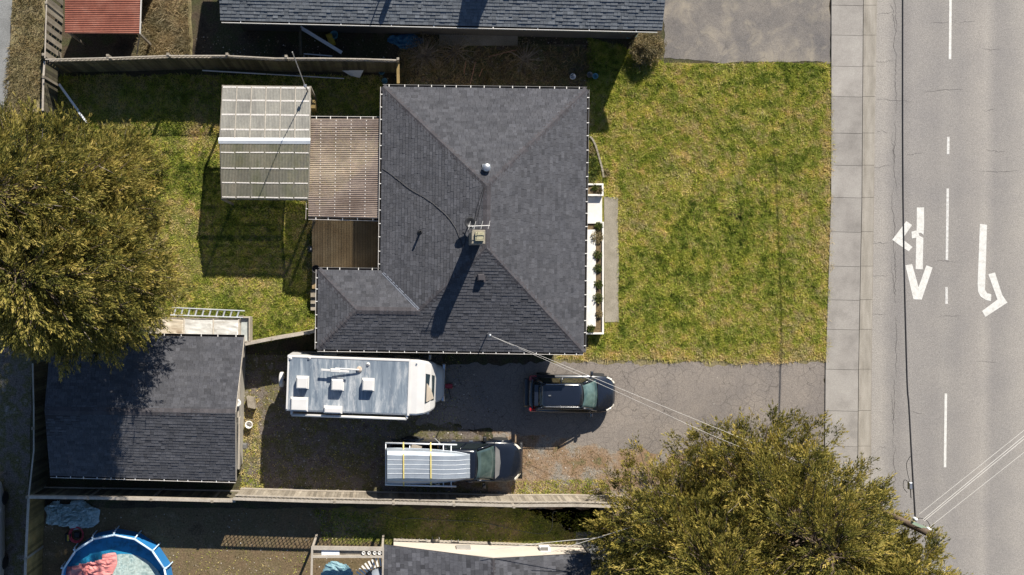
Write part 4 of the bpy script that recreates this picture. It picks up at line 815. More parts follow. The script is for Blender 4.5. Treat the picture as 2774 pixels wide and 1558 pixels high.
def greenhouse(car, paint, zb, zr, xb0, xb1, xr0, xr1, hb, hr, rearglass=True, ws='cglass'):
    # inner dark cabin
    mb = MB(); lo = [(xb0+.06, -hb+.04), (xb1-.06, -hb+.04), (xb1-.06, hb-.04), (xb0+.06, hb-.04)]; hi = [(xr0+.02, -hr+.02), (xr1-.02, -hr+.02), (xr1-.02, hr-.02), (xr0+.02, hr-.02)]
    mb.add([(x, y, zb-.05) for x, y in lo]+[(x, y, zr-.03) for x, y in hi], [(0,1,5,4),(1,2,6,5),(2,3,7,6),(3,0,4,7),(4,5,6,7)]); mb.build('cabin', M['sglass'], car, local=True, fix=True)
    # curved windscreen
    def curved(name, m, xa, xb, ha, hb_, za, zb_, bow, inset=.06):
        vs = []; n = 8; k = 4
        for j in range(k+1):
            s = inset*.5+(1-inset)*j/k
            for i in range(n+1):
                u = -1+2*i/n; hw = ha+(hb_-ha)*s-.05; vs.append(((xa+(xb-xa)*s)-bow*(u*u), u*hw, za+(zb_-za)*s+.012-.02*u*u))
        o = MB().add(vs, [(j*(n+1)+i, j*(n+1)+i+1, (j+1)*(n+1)+i+1, (j+1)*(n+1)+i) for j in range(k) for i in range(n)]).build(name, m, car, True, local=True, fix=True)
        sm = o.modifiers.new('t', 'SOLIDIFY'); sm.thickness = .012; return o
    curved('windscreen', M[ws], xb1+.06, xr1+.02, hb, hr, zb+.01, zr, .10)
    if rearglass: curved('rear_window', M['sglass'], xb0-.04, xr0-.02, hb, hr, zb+.03, zr, -.06)
    # roof
    mb = MB(); vs = []; nx, ny = 8, 8
    for i in range(nx+1):
        for j in range(ny+1):
            u = -1+2*i/nx; v = -1+2*j/ny; x = (xr0+xr1)/2+(xr1-xr0)/2*u*(1-.0*v*v)-(.08*v*v if u > .9 else 0); vs.append((x, v*hr*(1-.04*u**4), zr+.035-.035*u*u-.04*v*v*v*v))
    mb.add(vs, [(i*(ny+1)+j, (i+1)*(ny+1)+j, (i+1)*(ny+1)+j+1, i*(ny+1)+j+1) for i in range(nx) for j in range(ny)])
    rf = mb.build('roof', paint, car, True, local=True, fix=True); rf.modifiers.new('t', 'SOLIDIFY').thickness = .05
    for s in (-1, 1):
        for (x0, x1) in ((xb1, xr1), (xb0, xr0)):
            mb = MB().tube([(x0, s*hb, zb), ((x0+x1)/2, s*(hb+hr)/2, (zb+zr)/2+.02), (x1, s*hr, zr)], .045, 6); mb.build('pillar', paint, car, True, local=True)
        m_ = (xb0+xb1)/2-.1; MB().tube([(m_, s*(hb+.0), zb), ((xr0+xr1)/2-.1, s*hr, zr)], .035, 6).build('pillar', paint, car, True, local=True)
        # side glass
        for xa, xb_, ya, yb_ in ((xb0+.25, m_-.06, xr0+.12, (xr0+xr1)/2-.17), (m_+.06, xb1-.3, (xr0+xr1)/2-.03, xr1-.1)):
            quadp(car, 'side_window', M['sglass'], [(xa, s*(hb-.01), zb+.03), (xb_, s*(hb-.01), zb+.03), (yb_, s*(hr+.015), zr-.06), (ya, s*(hr+.015), zr-.06)], .008)
# SUV
c = P(1549, 1066, .8); suv = thing('parked_suv', (c.x, c.y, 0), 'glossy black compact SUV parked in the middle of the driveway', 'car', math.radians(-.6))
mb = MB(); shell(mb, [(-2.17, .62, .42, .78, .86), (-2.10, .80, .36, .92, .98), (-1.9, .89, .3, 1.0, 1.06), (-1.2, .93, .28, 1.02, 1.08), (0, .93, .28, 1.0, 1.06), (.9, .93, .28, .98, 1.04), (1.3, .92, .3, .94, 1.03), (1.75, .87, .34, .86, .95), (2.0, .76, .38, .78, .86), (2.13, .58, .42, .68, .74), (2.18, .38, .46, .6, .64)])
mb.build('body', M['carp'], suv, True, local=True, fix=True)
greenhouse(suv, M['carp'], 1.03, 1.66, -1.98, 1.16, -1.62, .38, .80, .60)
for s in (-1, 1):
    MB().tube([(-1.45, s*.54, 1.72), (.2, s*.55, 1.73)], .018, 6).build('roof_rail', M['chrome'], suv, local=True)
    for x in (-1.32, 1.35): wheel(suv, x, s*.84, .35)
    MB().add([(2.12, s*.56, .72), (1.96, s*.75, .79), (1.72, s*.855, .885), (1.70, s*.80, .935), (1.93, s*.68, .86), (2.08, s*.5, .775)], [(0, 1, 2, 3, 4, 5)]).build('headlight', M['headl'], suv, local=True, fix=True).modifiers.new('t', 'SOLIDIFY').thickness = .05
    MB().bbox((-2.06, s*.74, .93), (.14, .2, .16), .03).build('tail_light', M['redl'], suv, local=True); MB().bbox((-1.93, s*.85, .97), (.3, .07, .1), .02).build('tail_light', M['redl'], suv, local=True)
    MB().bbox((.92, s*1.02, 1.03), (.13, .2, .15), .04).build('mirror', M['carp'], suv, local=True)
MB().bbox((-2.22, 0, .52), (.18, 1.4, .16), .04).build('rear_bumper', M['carp'], suv, local=True)
MB().box((-1.88, 0, 1.62), (.18, 1.0, .03)).build('spoiler', M['carp'], suv, local=True); MB().bbox((-1.25, 0, 1.72), (.12, .05, .05), .02).build('roof_antenna', M['chrome'], suv, local=True)
MB().tube([(1.24, -.6, 1.06), (1.22, .1, 1.065)], .012, 4).build('wiper', M['black'], suv, local=True); MB().tube([(1.2, .1, 1.085), (1.22, .65, 1.06)], .012, 4).build('wiper', M['black'], suv, local=True)
# pickup
c = P(1236, 1249, 1.0); tk = thing('pickup_truck', (c.x, c.y, 0), 'black pickup truck with ladder rack, parked beside the long fence', 'pickup truck', math.radians(-.8))
mb = MB(); shell(mb, [(.55, .98, .45, 1.2, 1.22), (1.5, 1.0, .42, 1.2, 1.24), (1.85, 1.0, .42, 1.17, 1.24), (2.4, .99, .42, 1.12, 1.20), (2.75, .95, .45, 1.06, 1.15), (2.97, .86, .48, .98, 1.07), (3.13, .71, .5, .88, .95), (3.24, .52, .52, .78, .82), (3.28, .4, .55, .7, .73)])
mb.build('hood', M['carp2'], tk, True, local=True, fix=True)
MB().bbox((.2, 0, .85), (2.0, 1.96, .75), .04).build('cab_body', M['carp2'], tk, local=True)
greenhouse(tk, M['carp2'], 1.2, 1.86, -.75, 1.85, -.55, .95, .92, .74, ws='pglass')
for x in (-.1, .0): pass
bedx0, bedx1 = -3.2, -.85
for nm, cc, dd_ in (('bed_side', ((bedx0+bedx1)/2, .93, .95), (2.35, .1, .62)), ('bed_side', ((bedx0+bedx1)/2, -.93, .95), (2.35, .1, .62)), ('tailgate', (bedx0, 0, .95), (.08, 1.75, .6)), ('bed_floor', ((bedx0+bedx1)/2, 0, .68), (2.25, 1.74, .08)), ('bed_front', (bedx1, 0, .95), (.08, 1.75, .6))):
    MB().bbox(cc, dd_, .015).build(nm, M['carp2'], tk, local=True)
for s in (-1, 1):
    for x in (-2.15, 2.2): wheel(tk, x, s*.9, .4, .26)
    for x in (2.2, -2.15):
        pts = [(x+.55*math.cos(t), s*.985, .42+.55*math.sin(t)) for t in [math.pi*k/8 for k in range(9)]]; MB().tube(pts, .055, 6).build('wheel_arch', M['carp2'], tk, True, local=True)
    MB().add([(3.2, s*.62, .8), (3.0, s*.82, .97), (2.86, s*.90, 1.04), (2.88, s*.82, 1.09), (3.06, s*.62, .99)], [(0, 1, 2, 3, 4)]).build('headlight', M['headl'], tk, local=True, fix=True).modifiers.new('t', 'SOLIDIFY').thickness = .05
    MB().bbox((1.35, s*1.13, 1.25), (.16, .24, .24), .04).build('mirror', M['black'], tk, local=True)
    for x in (-.15, .7): MB().bbox((x, s*1.0, 1.06), (.2, .05, .04), .01).build('door_handle', M['chrome'], tk, local=True)
MB().bbox((3.2, 0, .6), (.2, 1.8, .25), .06).build('front_bumper', M['black'], tk, True, local=True)
quadp(tk, 'cowl', M['gutg'], [(1.88, -.8, 1.235), (2.08, -.6, 1.24), (2.14, 0, 1.255), (2.08, .6, 1.24), (1.88, .8, 1.235)], .01)
zk = 2.12; TR0 = W[tk].inverted()
def tl(px, py, z): return TR0 @ P(px, py, z)
rk = MB(); rail_pts = ((1043, 1200, 1240, 1206), (1042, 1314, 1236, 1319))
rack = MB().tube([tl(1044, 1200, zk), tl(1238, 1205, zk)], .04, 8).build('rack_rail', M['alul'], tk, True, local=True); MB().tube([tl(1043, 1313, zk), tl(1236, 1318, zk)], .04, 8).build('rack_rail', M['alul'], tk, True, local=True)
for x, y0, y1, zz in ((1045, 1199, 1314, zk), (1201, 1202, 1318, zk), (1222, 1206, 1318, zk), (1110, 1201, 1315, zk-.05)): MB().tube([tl(x, y0, zz), tl(x, y1, zz)], .025, 8).build('rack_crossbar', M['alul'], tk, True, local=True)
for x, y in ((1062, 1200), (1190, 1203), (1062, 1314), (1190, 1317)):
    a = tl(x, y, zk); MB().tube([a, (a.x, .93 if a.y > 0 else -.93, 1.25)], .03, 6).build('rack_post', M['alul'], tk, True, local=True)
for y0, y1 in ((1204, 1188), (1317, 1310)): MB().tube([tl(1195, y0, zk), tl(1178, y1, 1.3)], .018, 6).build('rack_brace', M['alul'], tk, local=True)
# boat upside down
bt = thing('upturned_boat', P(1160, 1262, zk), 'upturned grey aluminium boat strapped onto the pickup rack', 'boat', math.radians(-.3))
BM = W[bt].inverted()
def bl(px, py, z): return BM @ P(px, py, z)
st = [(1046, 1214, 1233, 1296, 1309), (1075, 1214, 1234, 1295, 1310), (1120, 1215, 1234, 1295, 1310), (1165, 1217, 1235, 1296, 1309), (1200, 1220, 1236, 1297, 1307), (1235, 1224, 1236, 1296, 1303), (1262, 1229, 1234, 1294, 1297), (1273, 1231, 1233, 1294, 1296)]
rings = []
for i, (x, ya, yb, yc, yd) in enumerate(st):
    zt = zk+.52-(.0 if i < 5 else (.05, .14, .24)[i-5]); zg = zk+.05; off = 3 if i == 0 else 0
    rings.append([bl(x, ya, zg), bl(x+off, (ya*.5+yb*.5)-2, zg+(zt-zg)*.7), bl(x+off, yb, zt), bl(x+off, (yb+yc)/2, zt+.015), bl(x+off, yc, zt), bl(x+off, yc*.5+yd*.5+1, zg+(zt-zg)*.7), bl(x, yd, zg)])
MB().loft(rings, caps=True).build('hull', M['alu'], bt, local=True, fix=True)
for k, t in enumerate((.2, .4, .6, .8)):
    pts = [r_[2].lerp(r_[4], t)+Vector((0, 0, .016)) for r_ in rings]; MB().tube(pts, .011, 5).build('strake', M['alul'], bt, local=True)
for k in (0, 6): MB().tube([r_[k] for r_ in rings], .02, 6).build('gunwale', M['alu'], bt, True, local=True)
MB().tube([r_[2] for r_ in rings], .008, 5).build('chine', M['alu'], bt, local=True); MB().tube([r_[4] for r_ in rings], .008, 5).build('chine', M['alu'], bt, local=True)
for x, lab in ((1093, 'yellow strap across the stern end of the boat'), (1167, 'yellow strap across the middle of the boat')):
    ys = [1198, 1215, 1234, 1265, 1296, 1310, 1317]; zs = [zk+.05, zk+.12, zk+.58, zk+.60, zk+.585, zk+.12, zk+.03]; mb = MB(); vs = []
    for y, z in zip(ys, zs):
        q = P(x+(y-1198)*.005, y, z); vs += [q-Vector((.033, 0, 0)), q+Vector((.033, 0, 0)), q+Vector((.033, 0, -.006)), q-Vector((.033, 0, .006))]
    n = len(ys); mb.add(vs, [(4*i+k, 4*i+(k+1) % 4, 4*i+4+(k+1) % 4, 4*i+4+k) for i in range(n-1) for k in range(4)]); tag(mb.build('cargo_strap', M['strap'], fix=True), lab, 'strap', 'yellow straps over the boat')
plk = MB().box((0, 0, 0), (.5, .22, .05), Matrix.Translation(P(1128, 1212, 1.5)) @ Matrix.Rotation(-.3, 4, 'Z')).build('plywood_offcut', M['woodb']); tag(plk, 'pale wooden offcut lying in the pickup bed beside the boat', 'board')
# motorhome
c = P(943, 1044, 3.1); rv = thing('motorhome', (c.x, c.y, 0), 'white motorhome with streaked grey-blue roof, nose towards the driveway', 'motorhome', math.radians(-2.1)); RV = W[rv].inverted()
def rl(px, py, z): return RV @ P(px, py, z)
hl, hw = 2.86, 1.30
MB().bbox((0, 0, 1.75), (2*hl, 2*hw, 2.66), .05).build('body', M['rv'], rv, local=True)
m_, nt_, b_ = new_mat('streaked_rubber_roof')
cc = ramp(nt_, tex(nt_, 'noise', 1.5, 6, .65, .3, stretch=(3.2, .3, 1)), [(.38, (.12, .15, .19)), (.55, (.19, .225, .265)), (.72, (.42, .44, .46))])
cc = mixc(nt_, cc, (.6, .6, .6), ramp(nt_, tex(nt_, 'noise', .9, 6, .75, .2, stretch=(2.2, .5, 1)), [(.50, (0,)*3), (.72, (.8,)*3)]))
nt_.links.new(cc, b_.inputs['Base Color']); b_.inputs['Roughness'].default_value = .55
MB().box((0.02, -.02, 3.088), (2*hl-.16, 2*hw-.2, .02)).build('roof_membrane', m_, rv, local=True)
MB().box((0, hw-.05, 3.10), (2*hl, .07, .035)).build('roof_edge', M['rv'], rv, local=True); MB().box((-hl+.05, 0, 3.10), (.07, 2*hw-.2, .035)).build('roof_edge', M['rv'], rv, local=True)
MB().box((hl-.02, 0, 3.10), (.10, 2*hw, .04)).build('roof_edge', M['rv'], rv, local=True)
# cab-over nose
rg = []
for x, hwn, z0, zt in ((hl+.0, 1.29, 1.7, 3.07), (hl+.35, 1.29, 1.75, 3.06), (hl+.70, 1.24, 1.8, 2.98), (hl+1.0, 1.17, 1.85, 2.62), (hl+1.2, 1.08, 1.9, 2.25), (hl+1.26, 1.0, 1.95, 2.1)):
    rg.append(ring(x, [(-hwn, z0), (-hwn, zt-.08), (-hwn+.08, zt), (0, zt+.02), (hwn-.08, zt), (hwn, zt-.08), (hwn, z0)]))
MB().loft(rg).build('cab_over', M['rv'], rv, local=True, fix=True)
wn = quadp(rv, 'nose_window', M['glass'], [(hl+.74, -.72, 2.965), (hl+.74, .66, 2.965), (hl+1.17, .52, 2.33), (hl+1.17, -.62, 2.33)], .02)
quadp(rv, 'window_blind', mat('blind', (.5, .42, .33), 3, .8), [(hl+.80, -.66, 2.93), (hl+.80, .2, 2.93), (hl+1.0, -.1, 2.65), (hl+1.15, -.55, 2.4)], .028)
rg = []
for x, hwn, z0, zt in ((hl-.1, 1.05, .5, 1.6), (hl+.9, 1.0, .5, 1.5), (hl+1.25, .95, .5, 1.3), (hl+1.55, .85, .5, 1.15), (hl+1.72, .65, .55, .95)):
    rg.append(ring(x, [(-hwn, z0), (-hwn, zt-.15), (-hwn+.15, zt), (0, zt+.03), (hwn-.15, zt), (hwn, zt-.15), (hwn, z0)]))
MB().loft(rg).build('hood', M['rv'], rv, True, local=True, fix=True)
MB().bbox((hl+1.7, 0, .5), (.2, 1.9, .22), .05).build('front_bumper', M['chrome'], rv, local=True)
for x in (-1.9, 3.3):
    for s in (-1, 1): wheel(rv, x, s*1.0, .38, .25)
vu = []
for x0, y0, x1, y1, hh in ((803, 1022, 832, 1054, .38), (898, 1028, 928, 1059, .38), (982, 1028, 1011, 1060, .38), (788, 1078, 831, 1114, .16), (878, 1103, 924, 1121, .28)):
    a = rl(x0, y0, 3.1+hh); b = rl(x1, y1, 3.1+hh); vb = MB().bbox(((a.x+b.x)/2, (a.y+b.y)/2, 3.1+hh/2), (abs(b.x-a.x), abs(a.y-b.y), hh), .05).build('roof_vent' if hh < .5 else 'box', M['rv'], rv, local=True)
    MB().box(((a.x+b.x)/2, (a.y+b.y)/2, 3.115), (abs(b.x-a.x)+.08, abs(a.y-b.y)+.08, .025)).build('flange', M['rv'], vb, local=True)
for x, y in ((786, 971), (837, 970), (997, 987)):
    a = rl(x, y, 3.12); q = MB().lathe([(.09, 0), (.09, .03), (.05, .04), (.04, .10), (.02, .10)], (a.x, a.y, 3.09), 12).build('pipe_cap', M['rv'], rv, True, local=True); MB().lathe([(.028, .1), (.005, .105)], (a.x, a.y, 3.09), 8).build('pipe_hole', M['black'], q, local=True)
a, b = rl(870, 1001, 3.45), rl(946, 1008, 3.45); ab = MB().bbox((0, 0, 0), ((b-a).length, .1, .05), .01, Matrix.Translation((a+b)/2) @ Matrix.Rotation(math.radians(-2), 4, 'Z')).build('aerial_wing', M['rv'], rv, local=True)
a = rl(908, 1004, 3.46); MB().bbox((a.x, a.y, 3.46), (.44, .18, .1), .03).build('aerial_head', M['rv'], rv, local=True)
MB().tube([rl(908, 998, 3.42), rl(973, 1002, 3.25)], .035, 6).build('aerial_arm', M['rv'], rv, local=True); a = rl(973, 1001, 3.2); MB().lathe([(.14, 0), (.14, .08), (.08, .14), (.02, .15)], (a.x, a.y, 3.09), 12).build('aerial_base', mat('rusty_cap', [(.35, .22, .13), (.6, .55, .5)], 9, .7), rv, True, local=True)
a, b = rl(790, 1124, 2.95), rl(1102, 1135, 2.95); MB().tube([a, b], .065, 10).build('awning_roll', M['rv'], rv, True, local=True)
for q in (a, b): MB().bbox((q.x, -hw-.06, 2.9), (.1, .2, .3), .02).build('awning_bracket', M['rv'], rv, local=True)
a = rl(762, 1029, 1.6); sp = MB().lathe([(.34, -.1), (.37, -.06), (.37, .06), (.34, .1)], (0, 0, 0), 20, M=Matrix.Translation((a.x, a.y, 1.45)) @ Matrix.Rotation(math.pi/2, 4, 'Y')).build('spare_wheel_cover', M['rv'], rv, True, local=True); MB().box((a.x+.15, a.y, 1.45), (.35, .12, .12)).build('spare_bracket', M['black'], rv, local=True)
for s in (-1, 1):
    MB().bbox((hl+.95, s*1.32, 1.5), (.12, .22, .35), .03).build('mirror', M['rv'], rv, local=True)
for x, wv in ((-1.8, 1.1), (0, 1.3), (1.7, .8)):
    for s in (-1, 1): MB().box((x, s*(hw+.006), 2.0), (wv, .02, .6)).build('side_window', M['glass'], rv, local=True)
MB().box((hl+.3, hw-.15, 3.11), (.05, .05, .09)).build('marker_lamp', M['rv'], rv, local=True)
# alley van
c = P(-62, 1450, 1.2); vn_ = thing('white_van', (c.x, c.y, 0), 'white van parked in the alley shade at the left edge', 'van', math.radians(90)); 
mb = MB(); shell(mb, [(-2.6, .8, .4, 1.0, 1.1), (-2.5, .95, .35, 1.2, 1.3), (-1, .98, .3, 1.2, 1.3), (1, .98, .3, 1.15, 1.25), (1.9, .95, .32, 1.05, 1.15), (2.4, .85, .35, .9, 1.0), (2.62, .6, .4, .7, .8)]); mb.build('body', M['rv'], vn_, True, local=True, fix=True)
greenhouse(vn_, M['rv'], 1.25, 1.95, -2.5, 1.7, -2.35, .9, .9, .78)
for s in (-1, 1):
    for x in (-1.6, 1.6): wheel(vn_, x, s*.88, .35)
    MB().bbox((1.2, s*1.08, 1.3), (.14, .2, .2), .04).build('mirror', M['rv'], vn_, local=True)
# ---------------------------------------------------------------- utility pole and lines
pb = P(2533, 1453, 7.8); up_ = thing('utility_pole', (pb.x, pb.y, 0), 'wooden utility pole rising beside the tallest conifer at the road', 'utility pole')
MB().tube([(pb.x, pb.y, 0), (pb.x, pb.y, 7.8)], [.17, .14], 14).build('pole', M['bark'], up_, True); MB().lathe([(.14, 0), (.12, .02), (.01, .03)], (pb.x, pb.y, 7.8), 14).build('pole_cap', M['woodd'], up_)
a, b = P(2470, 1415, 7.0), P(2518, 1436, 7.0); place('crossarm', unit_box('crossarm', mat('green_arm', (.25, .33, .25), 3, .6)), up_, bar_M(a, b, .12, .12))
for x, y in ((2475, 1405), (2512, 1432)): p = P(x, y, 7.1); MB().lathe([(.05, 0), (.09, .05), (.05, .1), (.08, .16), (.03, .2)], p, 10).build('insulator', M['vinyl'], up_, True)
p = P(2500, 1425, 7.0); MB().tube([(pb.x, pb.y, 6.9), p], .05, 8).build('brace', M['metal'], up_)
MB().tube(spline([P(2478, 1410, 6.6), P(2490, 1404, 6.8), P(2508, 1408, 6.9), P(2520, 1425, 7.0)]), .015, 5).build('loop_wire', M['cable'], up_)
wire('telephone_cable', spline([P(2446, -120, 5.6), P(2445, 0, 5.5), P(2446, 540, 5.3), P(2456, 1000, 5.7), P(2462, 1100, 5.9), P(2470, 1250, 6.3), P(2479, 1400, 6.6)]), .035, M['cable'], 'thick black cable running above the road along the kerb', 'cable')
sb = thing('splice_box', P(2466, 1316, 6.3), 'small grey splice box hanging on the thick black cable', 'splice box'); MB().bbox(P(2466, 1316, 6.2), (.16, .3, .14), .03).build('case', M['metal'], sb); MB().tube([P(2466, 1322, 6.25), P(2468, 1350, 6.3)], .02, 6).build('tail', M['black'], sb)
wire('slack_loop', spline([P(2466, 1236, 6.2), P(2456, 1255, 6.1), P(2458, 1280, 6.1), P(2463, 1305, 6.2), P(2450, 1300, 6.1), P(2447, 1320, 6.1), P(2458, 1335, 6.2)]), .012, M['cable'], 'thin slack loop of wire beside the splice box', 'cable')
for i, (x0, y0, x1, y1, rr, lab) in enumerate(((2490, 1393, 2800, 1145, .009, 'uppermost thin white wire crossing the road corner'), (2500, 1408, 2800, 1160, .013, 'upper strand of the close white wire pair over the road'), (2503, 1412, 2800, 1168, .013, 'lower strand of the close white wire pair over the road'), (2518, 1428, 2800, 1205, .009, 'lowest dashed-looking wire crossing the road corner'))):
    wire('overhead_wire', [P(x0, y0, 7.1), P(x1, y1, 6.9)], rr, M['wire'], lab, 'wire', group='overhead wires at the road')
pm2 = onroof(1320, 905); ms = thing('service_mast', pm2, 'metal service mast with insulator on the lower eave of the house', 'service mast'); MB().tube([pm2-up*.3, pm2+up*1.1], .03, 8).build('conduit', M['metal'], ms); MB().lathe([(.06, 0), (.09, .06), (.03, .15)], pm2+up*1.05, 10).build('weatherhead', M['metal'], ms, True)
m0 = pm2+up*1.1
wire('service_wire', spline([m0, P(1504, 980, 3.7), P(1700, 1061, 3.7), P(1969, 1171, 4.0), P(2300, 1306, 4.8)], 5), .008, M['wire'], 'upper service wire from the house eave across the driveway', 'wire', group='service wires from the house')
wire('service_wire', spline([m0-up*.1, P(1512, 990, 3.7), P(1660, 1056, 3.8), P(1800, 1120, 3.6), P(1945, 1186, 3.9), P(2300, 1330, 4.7)], 5), .007, M['wire'], 'lower twisted service wire from the house eave across the driveway', 'wire', group='service wires from the house')
for x, y, nm in ((918, 918, 'left'), ): pass
wire('south_wire', spline([P(1470, 1502, 2.9), P(1620, 1456, 3.4), P(1800, 1400, 4.2)]), .013, M['wire'], 'white wire running from the cream house into the conifers', 'wire')
wire('south_wire', spline([P(1320, 1490, 2.9), P(1480, 1470, 3.2), P(1640, 1455, 3.4)]), .013, M['wire'], 'white wire rising over the cream gable wall', 'wire')
wire('tree_wire', [P(-20, 695, 6), P(70, 683, 6), P(280, 650, 6)], .012, M['wire'], 'thin pale wire passing through the huge left-hand conifer', 'wire')
# ---------------------------------------------------------------- pool
pc = P(308, 1598, .8); R = 148*(H-.8)/FPX; pool = thing('frame_pool', (pc.x, pc.y, 0), 'round blue frame pool at the bottom left with pale rim', 'pool')
n = 16; MB().loft([[Vector((pc.x+rr*math.cos(2*math.pi*k/n), pc.y+rr*math.sin(2*math.pi*k/n), z)) for k in range(n)] for rr, z in ((R+.10, 0), (R+.02, .74))], caps=False).build('outer_wall', M['poolo'], pool).modifiers.new('t', 'SOLIDIFY').thickness = .01
MB().loft([[Vector((pc.x+rr*math.cos(2*math.pi*k/n), pc.y+rr*math.sin(2*math.pi*k/n), z)) for k in range(n)] for rr, z in ((R-.02, .76), (R+.02, .1), (.05, .06))], caps=False).build('liner', M['poolb'], pool)
m_, nt_, b_ = new_mat('pool_water'); b_.inputs['Base Color'].default_value = (.55, .8, .85, 1); b_.inputs['Roughness'].default_value = .03; b_.inputs['Transmission Weight'].default_value = .0
cc = ramp(nt_, tex(nt_, 'noise', 1.4, 6, .7), [(.35, (.012, .10, .16)), (.5, (.02, .22, .40)), (.7, (.03, .3, .55))]); nt_.links.new(cc, b_.inputs['Base Color'])
MB().lathe([(R-.02, .18), (.01, .182)], (pc.x, pc.y, 0), 32).build('water', m_, pool)
for k in range(n):
    a = Vector((pc.x+R*math.cos(2*math.pi*k/n), pc.y+R*math.sin(2*math.pi*k/n), .78)); b = Vector((pc.x+R*math.cos(2*math.pi*(k+1)/n), pc.y+R*math.sin(2*math.pi*(k+1)/n), .78)); MB().tube([a, b], .05, 8).build('rim_tube', M['poolr'], pool, True)
    d = Vector((a.x-pc.x, a.y-pc.y, 0)).normalized(); MB().tube([a, a+d*.16-up*.2, Vector((a.x, a.y, 0))+d*.22], .03, 6).build('leg', M['poolr'], pool); MB().tube([a-d*.03, a+d*.13], .045, 6).build('joint', M['poolr'], pool)
dm = mat('silt', [(.25, .36, .36), (.42, .5, .46), (.12, .2, .2)], 3, .6, grain=.3, gscale=12)
cx_, cy_ = P(330, 1600, .3).x, P(330, 1600, .3).y
MB().lathe([(2.05, .186), (.01, .19)], (cx_+.1, cy_-.25, 0), 30).build('silt_patch', dm, pool)
def cloth(name, px0, py0, px1, py1, z, m, label, cat, amp=.2, fs=2.0, seed=0, shape=None, nu=26, nv=20):
    mb = MB(); vs = []
    for v in range(nv+1):
        for u in range(nu+1):
            x = px0+(px1-px0)*u/nu; y = py0+(py1-py0)*v/nv; q = P(x, y, z); e = 1-max(abs(2*u/nu-1), abs(2*v/nv-1))**3; a_ = float(fbm(q.x*fs+seed, q.y*fs*1.4, 1, 3)); q.z = z+.01+amp*e*(abs(a_-.5)*2.6+.15)
            ed = .12*(float(fbm(q.x*1.3+seed*3, q.y*1.3, 2, 2))-.5)*4; q.x += ed; q.y += ed*.7; vs.append(q)
    fs_ = []
    for v in range(nv):
        for u in range(nu):
            if shape is None or shape((u+.5)/nu, (v+.5)/nv): fs_.append((v*(nu+1)+u, v*(nu+1)+u+1, (v+1)*(nu+1)+u+1, (v+1)*(nu+1)+u))
    mb.add(vs, fs_); o = mb.build(name, m, None, False, fix=True); bm = bmesh.new(); bm.from_mesh(o.data); bmesh.ops.delete(bm, geom=[v for v in bm.verts if not v.link_faces], context='VERTS'); bm.to_mesh(o.data); bm.free(); o.modifiers.new('t', 'SOLIDIFY').thickness = .01
    return tag(o, label, cat)
cloth('towel', 180, 1500, 310, 1565, .2, M['pink'], 'crumpled pink towel lying in the round pool', 'towel', .4, 2.2, 3, lambda u, v: (v > .55-.5*u and v < 1.25-.45*u) or (u > .75 and v < .5))
cloth('crumpled_tarp', 116, 1356, 272, 1436, .02, M['tarp'], 'crumpled pale blue-grey tarp below the long fence', 'tarp', .6, 3.4, 8, lambda u, v: (u-.5)**2/.25+(v-.5)**2/.25 < 1.15 and not (u < .5 and v > .85) and not (u > .3 and u < .5 and v < .1), 60, 44)
cloth('blue_tarp', 1048, 92, 1148, 128, .02, M['btarp'], 'blue tarp on the ground behind the neighbouring house', 'tarp', .25, 2.5, 5, lambda u, v: (u-.5)**2/.25+(v-.5)**2/.25 < 1)
p = P(209, 1447, .1); hr_ = thing('hose_coil', p, 'red coiled hose on the soil beside the round pool', 'hose')
for k in range(3): MB().tube([p+Vector(((.30+.03*k)*math.cos(t), (.33+.03*k)*math.sin(t), .05+.04*k)) for t in [2*math.pi*i/20 for i in range(21)]], .03, 6).build('coil', M['redp'], hr_, True)
MB().bbox(P(209, 1449, .1), (.3, .3, .16), .04).build('reel', M['black'], hr_)
p = P(184, 1457, .2); bx = thing('tool_case', (p.x, p.y, 0), 'flat dark case with a yellow label beside the red hose', 'case'); MB().bbox((p.x, p.y, .12), (.28, .42, .24), .03).build('case_body', M['black'], bx); MB().box((p.x+.02, p.y, .245), (.09, .3, .012)).build('label_plate', M['yellow'], bx)
# ---------------------------------------------------------------- south porch frame
pf = thing('lean_to', P(940, 1540, 0), 'open timber lean-to frame left of the cream house', 'lean-to')
wU = unit_box('timber', M['woodb']); z = 2.3
for (x0, y0, x1, y1, w_) in ((845, 1484, 1040, 1487, .18), (842, 1508, 1040, 1508, .10), (846, 1480, 842, 1640, .10), (1038, 1486, 1036, 1640, .08)): place('beam', wU, pf, bar_M(P(x0, y0, z), P(x1, y1, z), w_, .09))
mb = MB(); q = [P(843, 1489, z-.1), P(1038, 1489, z-.1), P(1038, 1507, z-.1), P(843, 1507, z-.1)]
MB().add([v for v in q]+[v-up*.03 for v in q], [(3,2,1,0),(4,5,6,7),(0,1,5,4),(1,2,6,5),(2,3,7,6),(3,0,4,7)]).build('shelf_board', M['wood'], pf, fix=True)
for x, y in ((846, 1486), (1036, 1488)): p = P(x, y, z); place('post', wU, pf, bar_M((p.x, p.y, 0), (p.x, p.y, z-.05), .1, .1))
p = P(895, 1497, z); tag(MB().box((p.x, p.y, z-.06), (.85, .26, .04)).build('white_board', M['vinyl'], None), 'white board resting on the lean-to shelf', 'board')
for i, x in enumerate((985, 1000, 1015, 1028)): p = P(x, 1498, z); tag(MB().lathe([(.07, 0), (.09, .12), (.06, .12), (.05, .03)], (p.x, p.y, z-.08), 10).build('flower_pot', M['white'], None, True), ['leftmost small pot on the lean-to shelf', 'second small pot from the left on the lean-to shelf', 'third small pot from the left on the lean-to shelf', 'rightmost small pot on the lean-to shelf'][i], 'pot', 'small pots on the lean-to shelf')
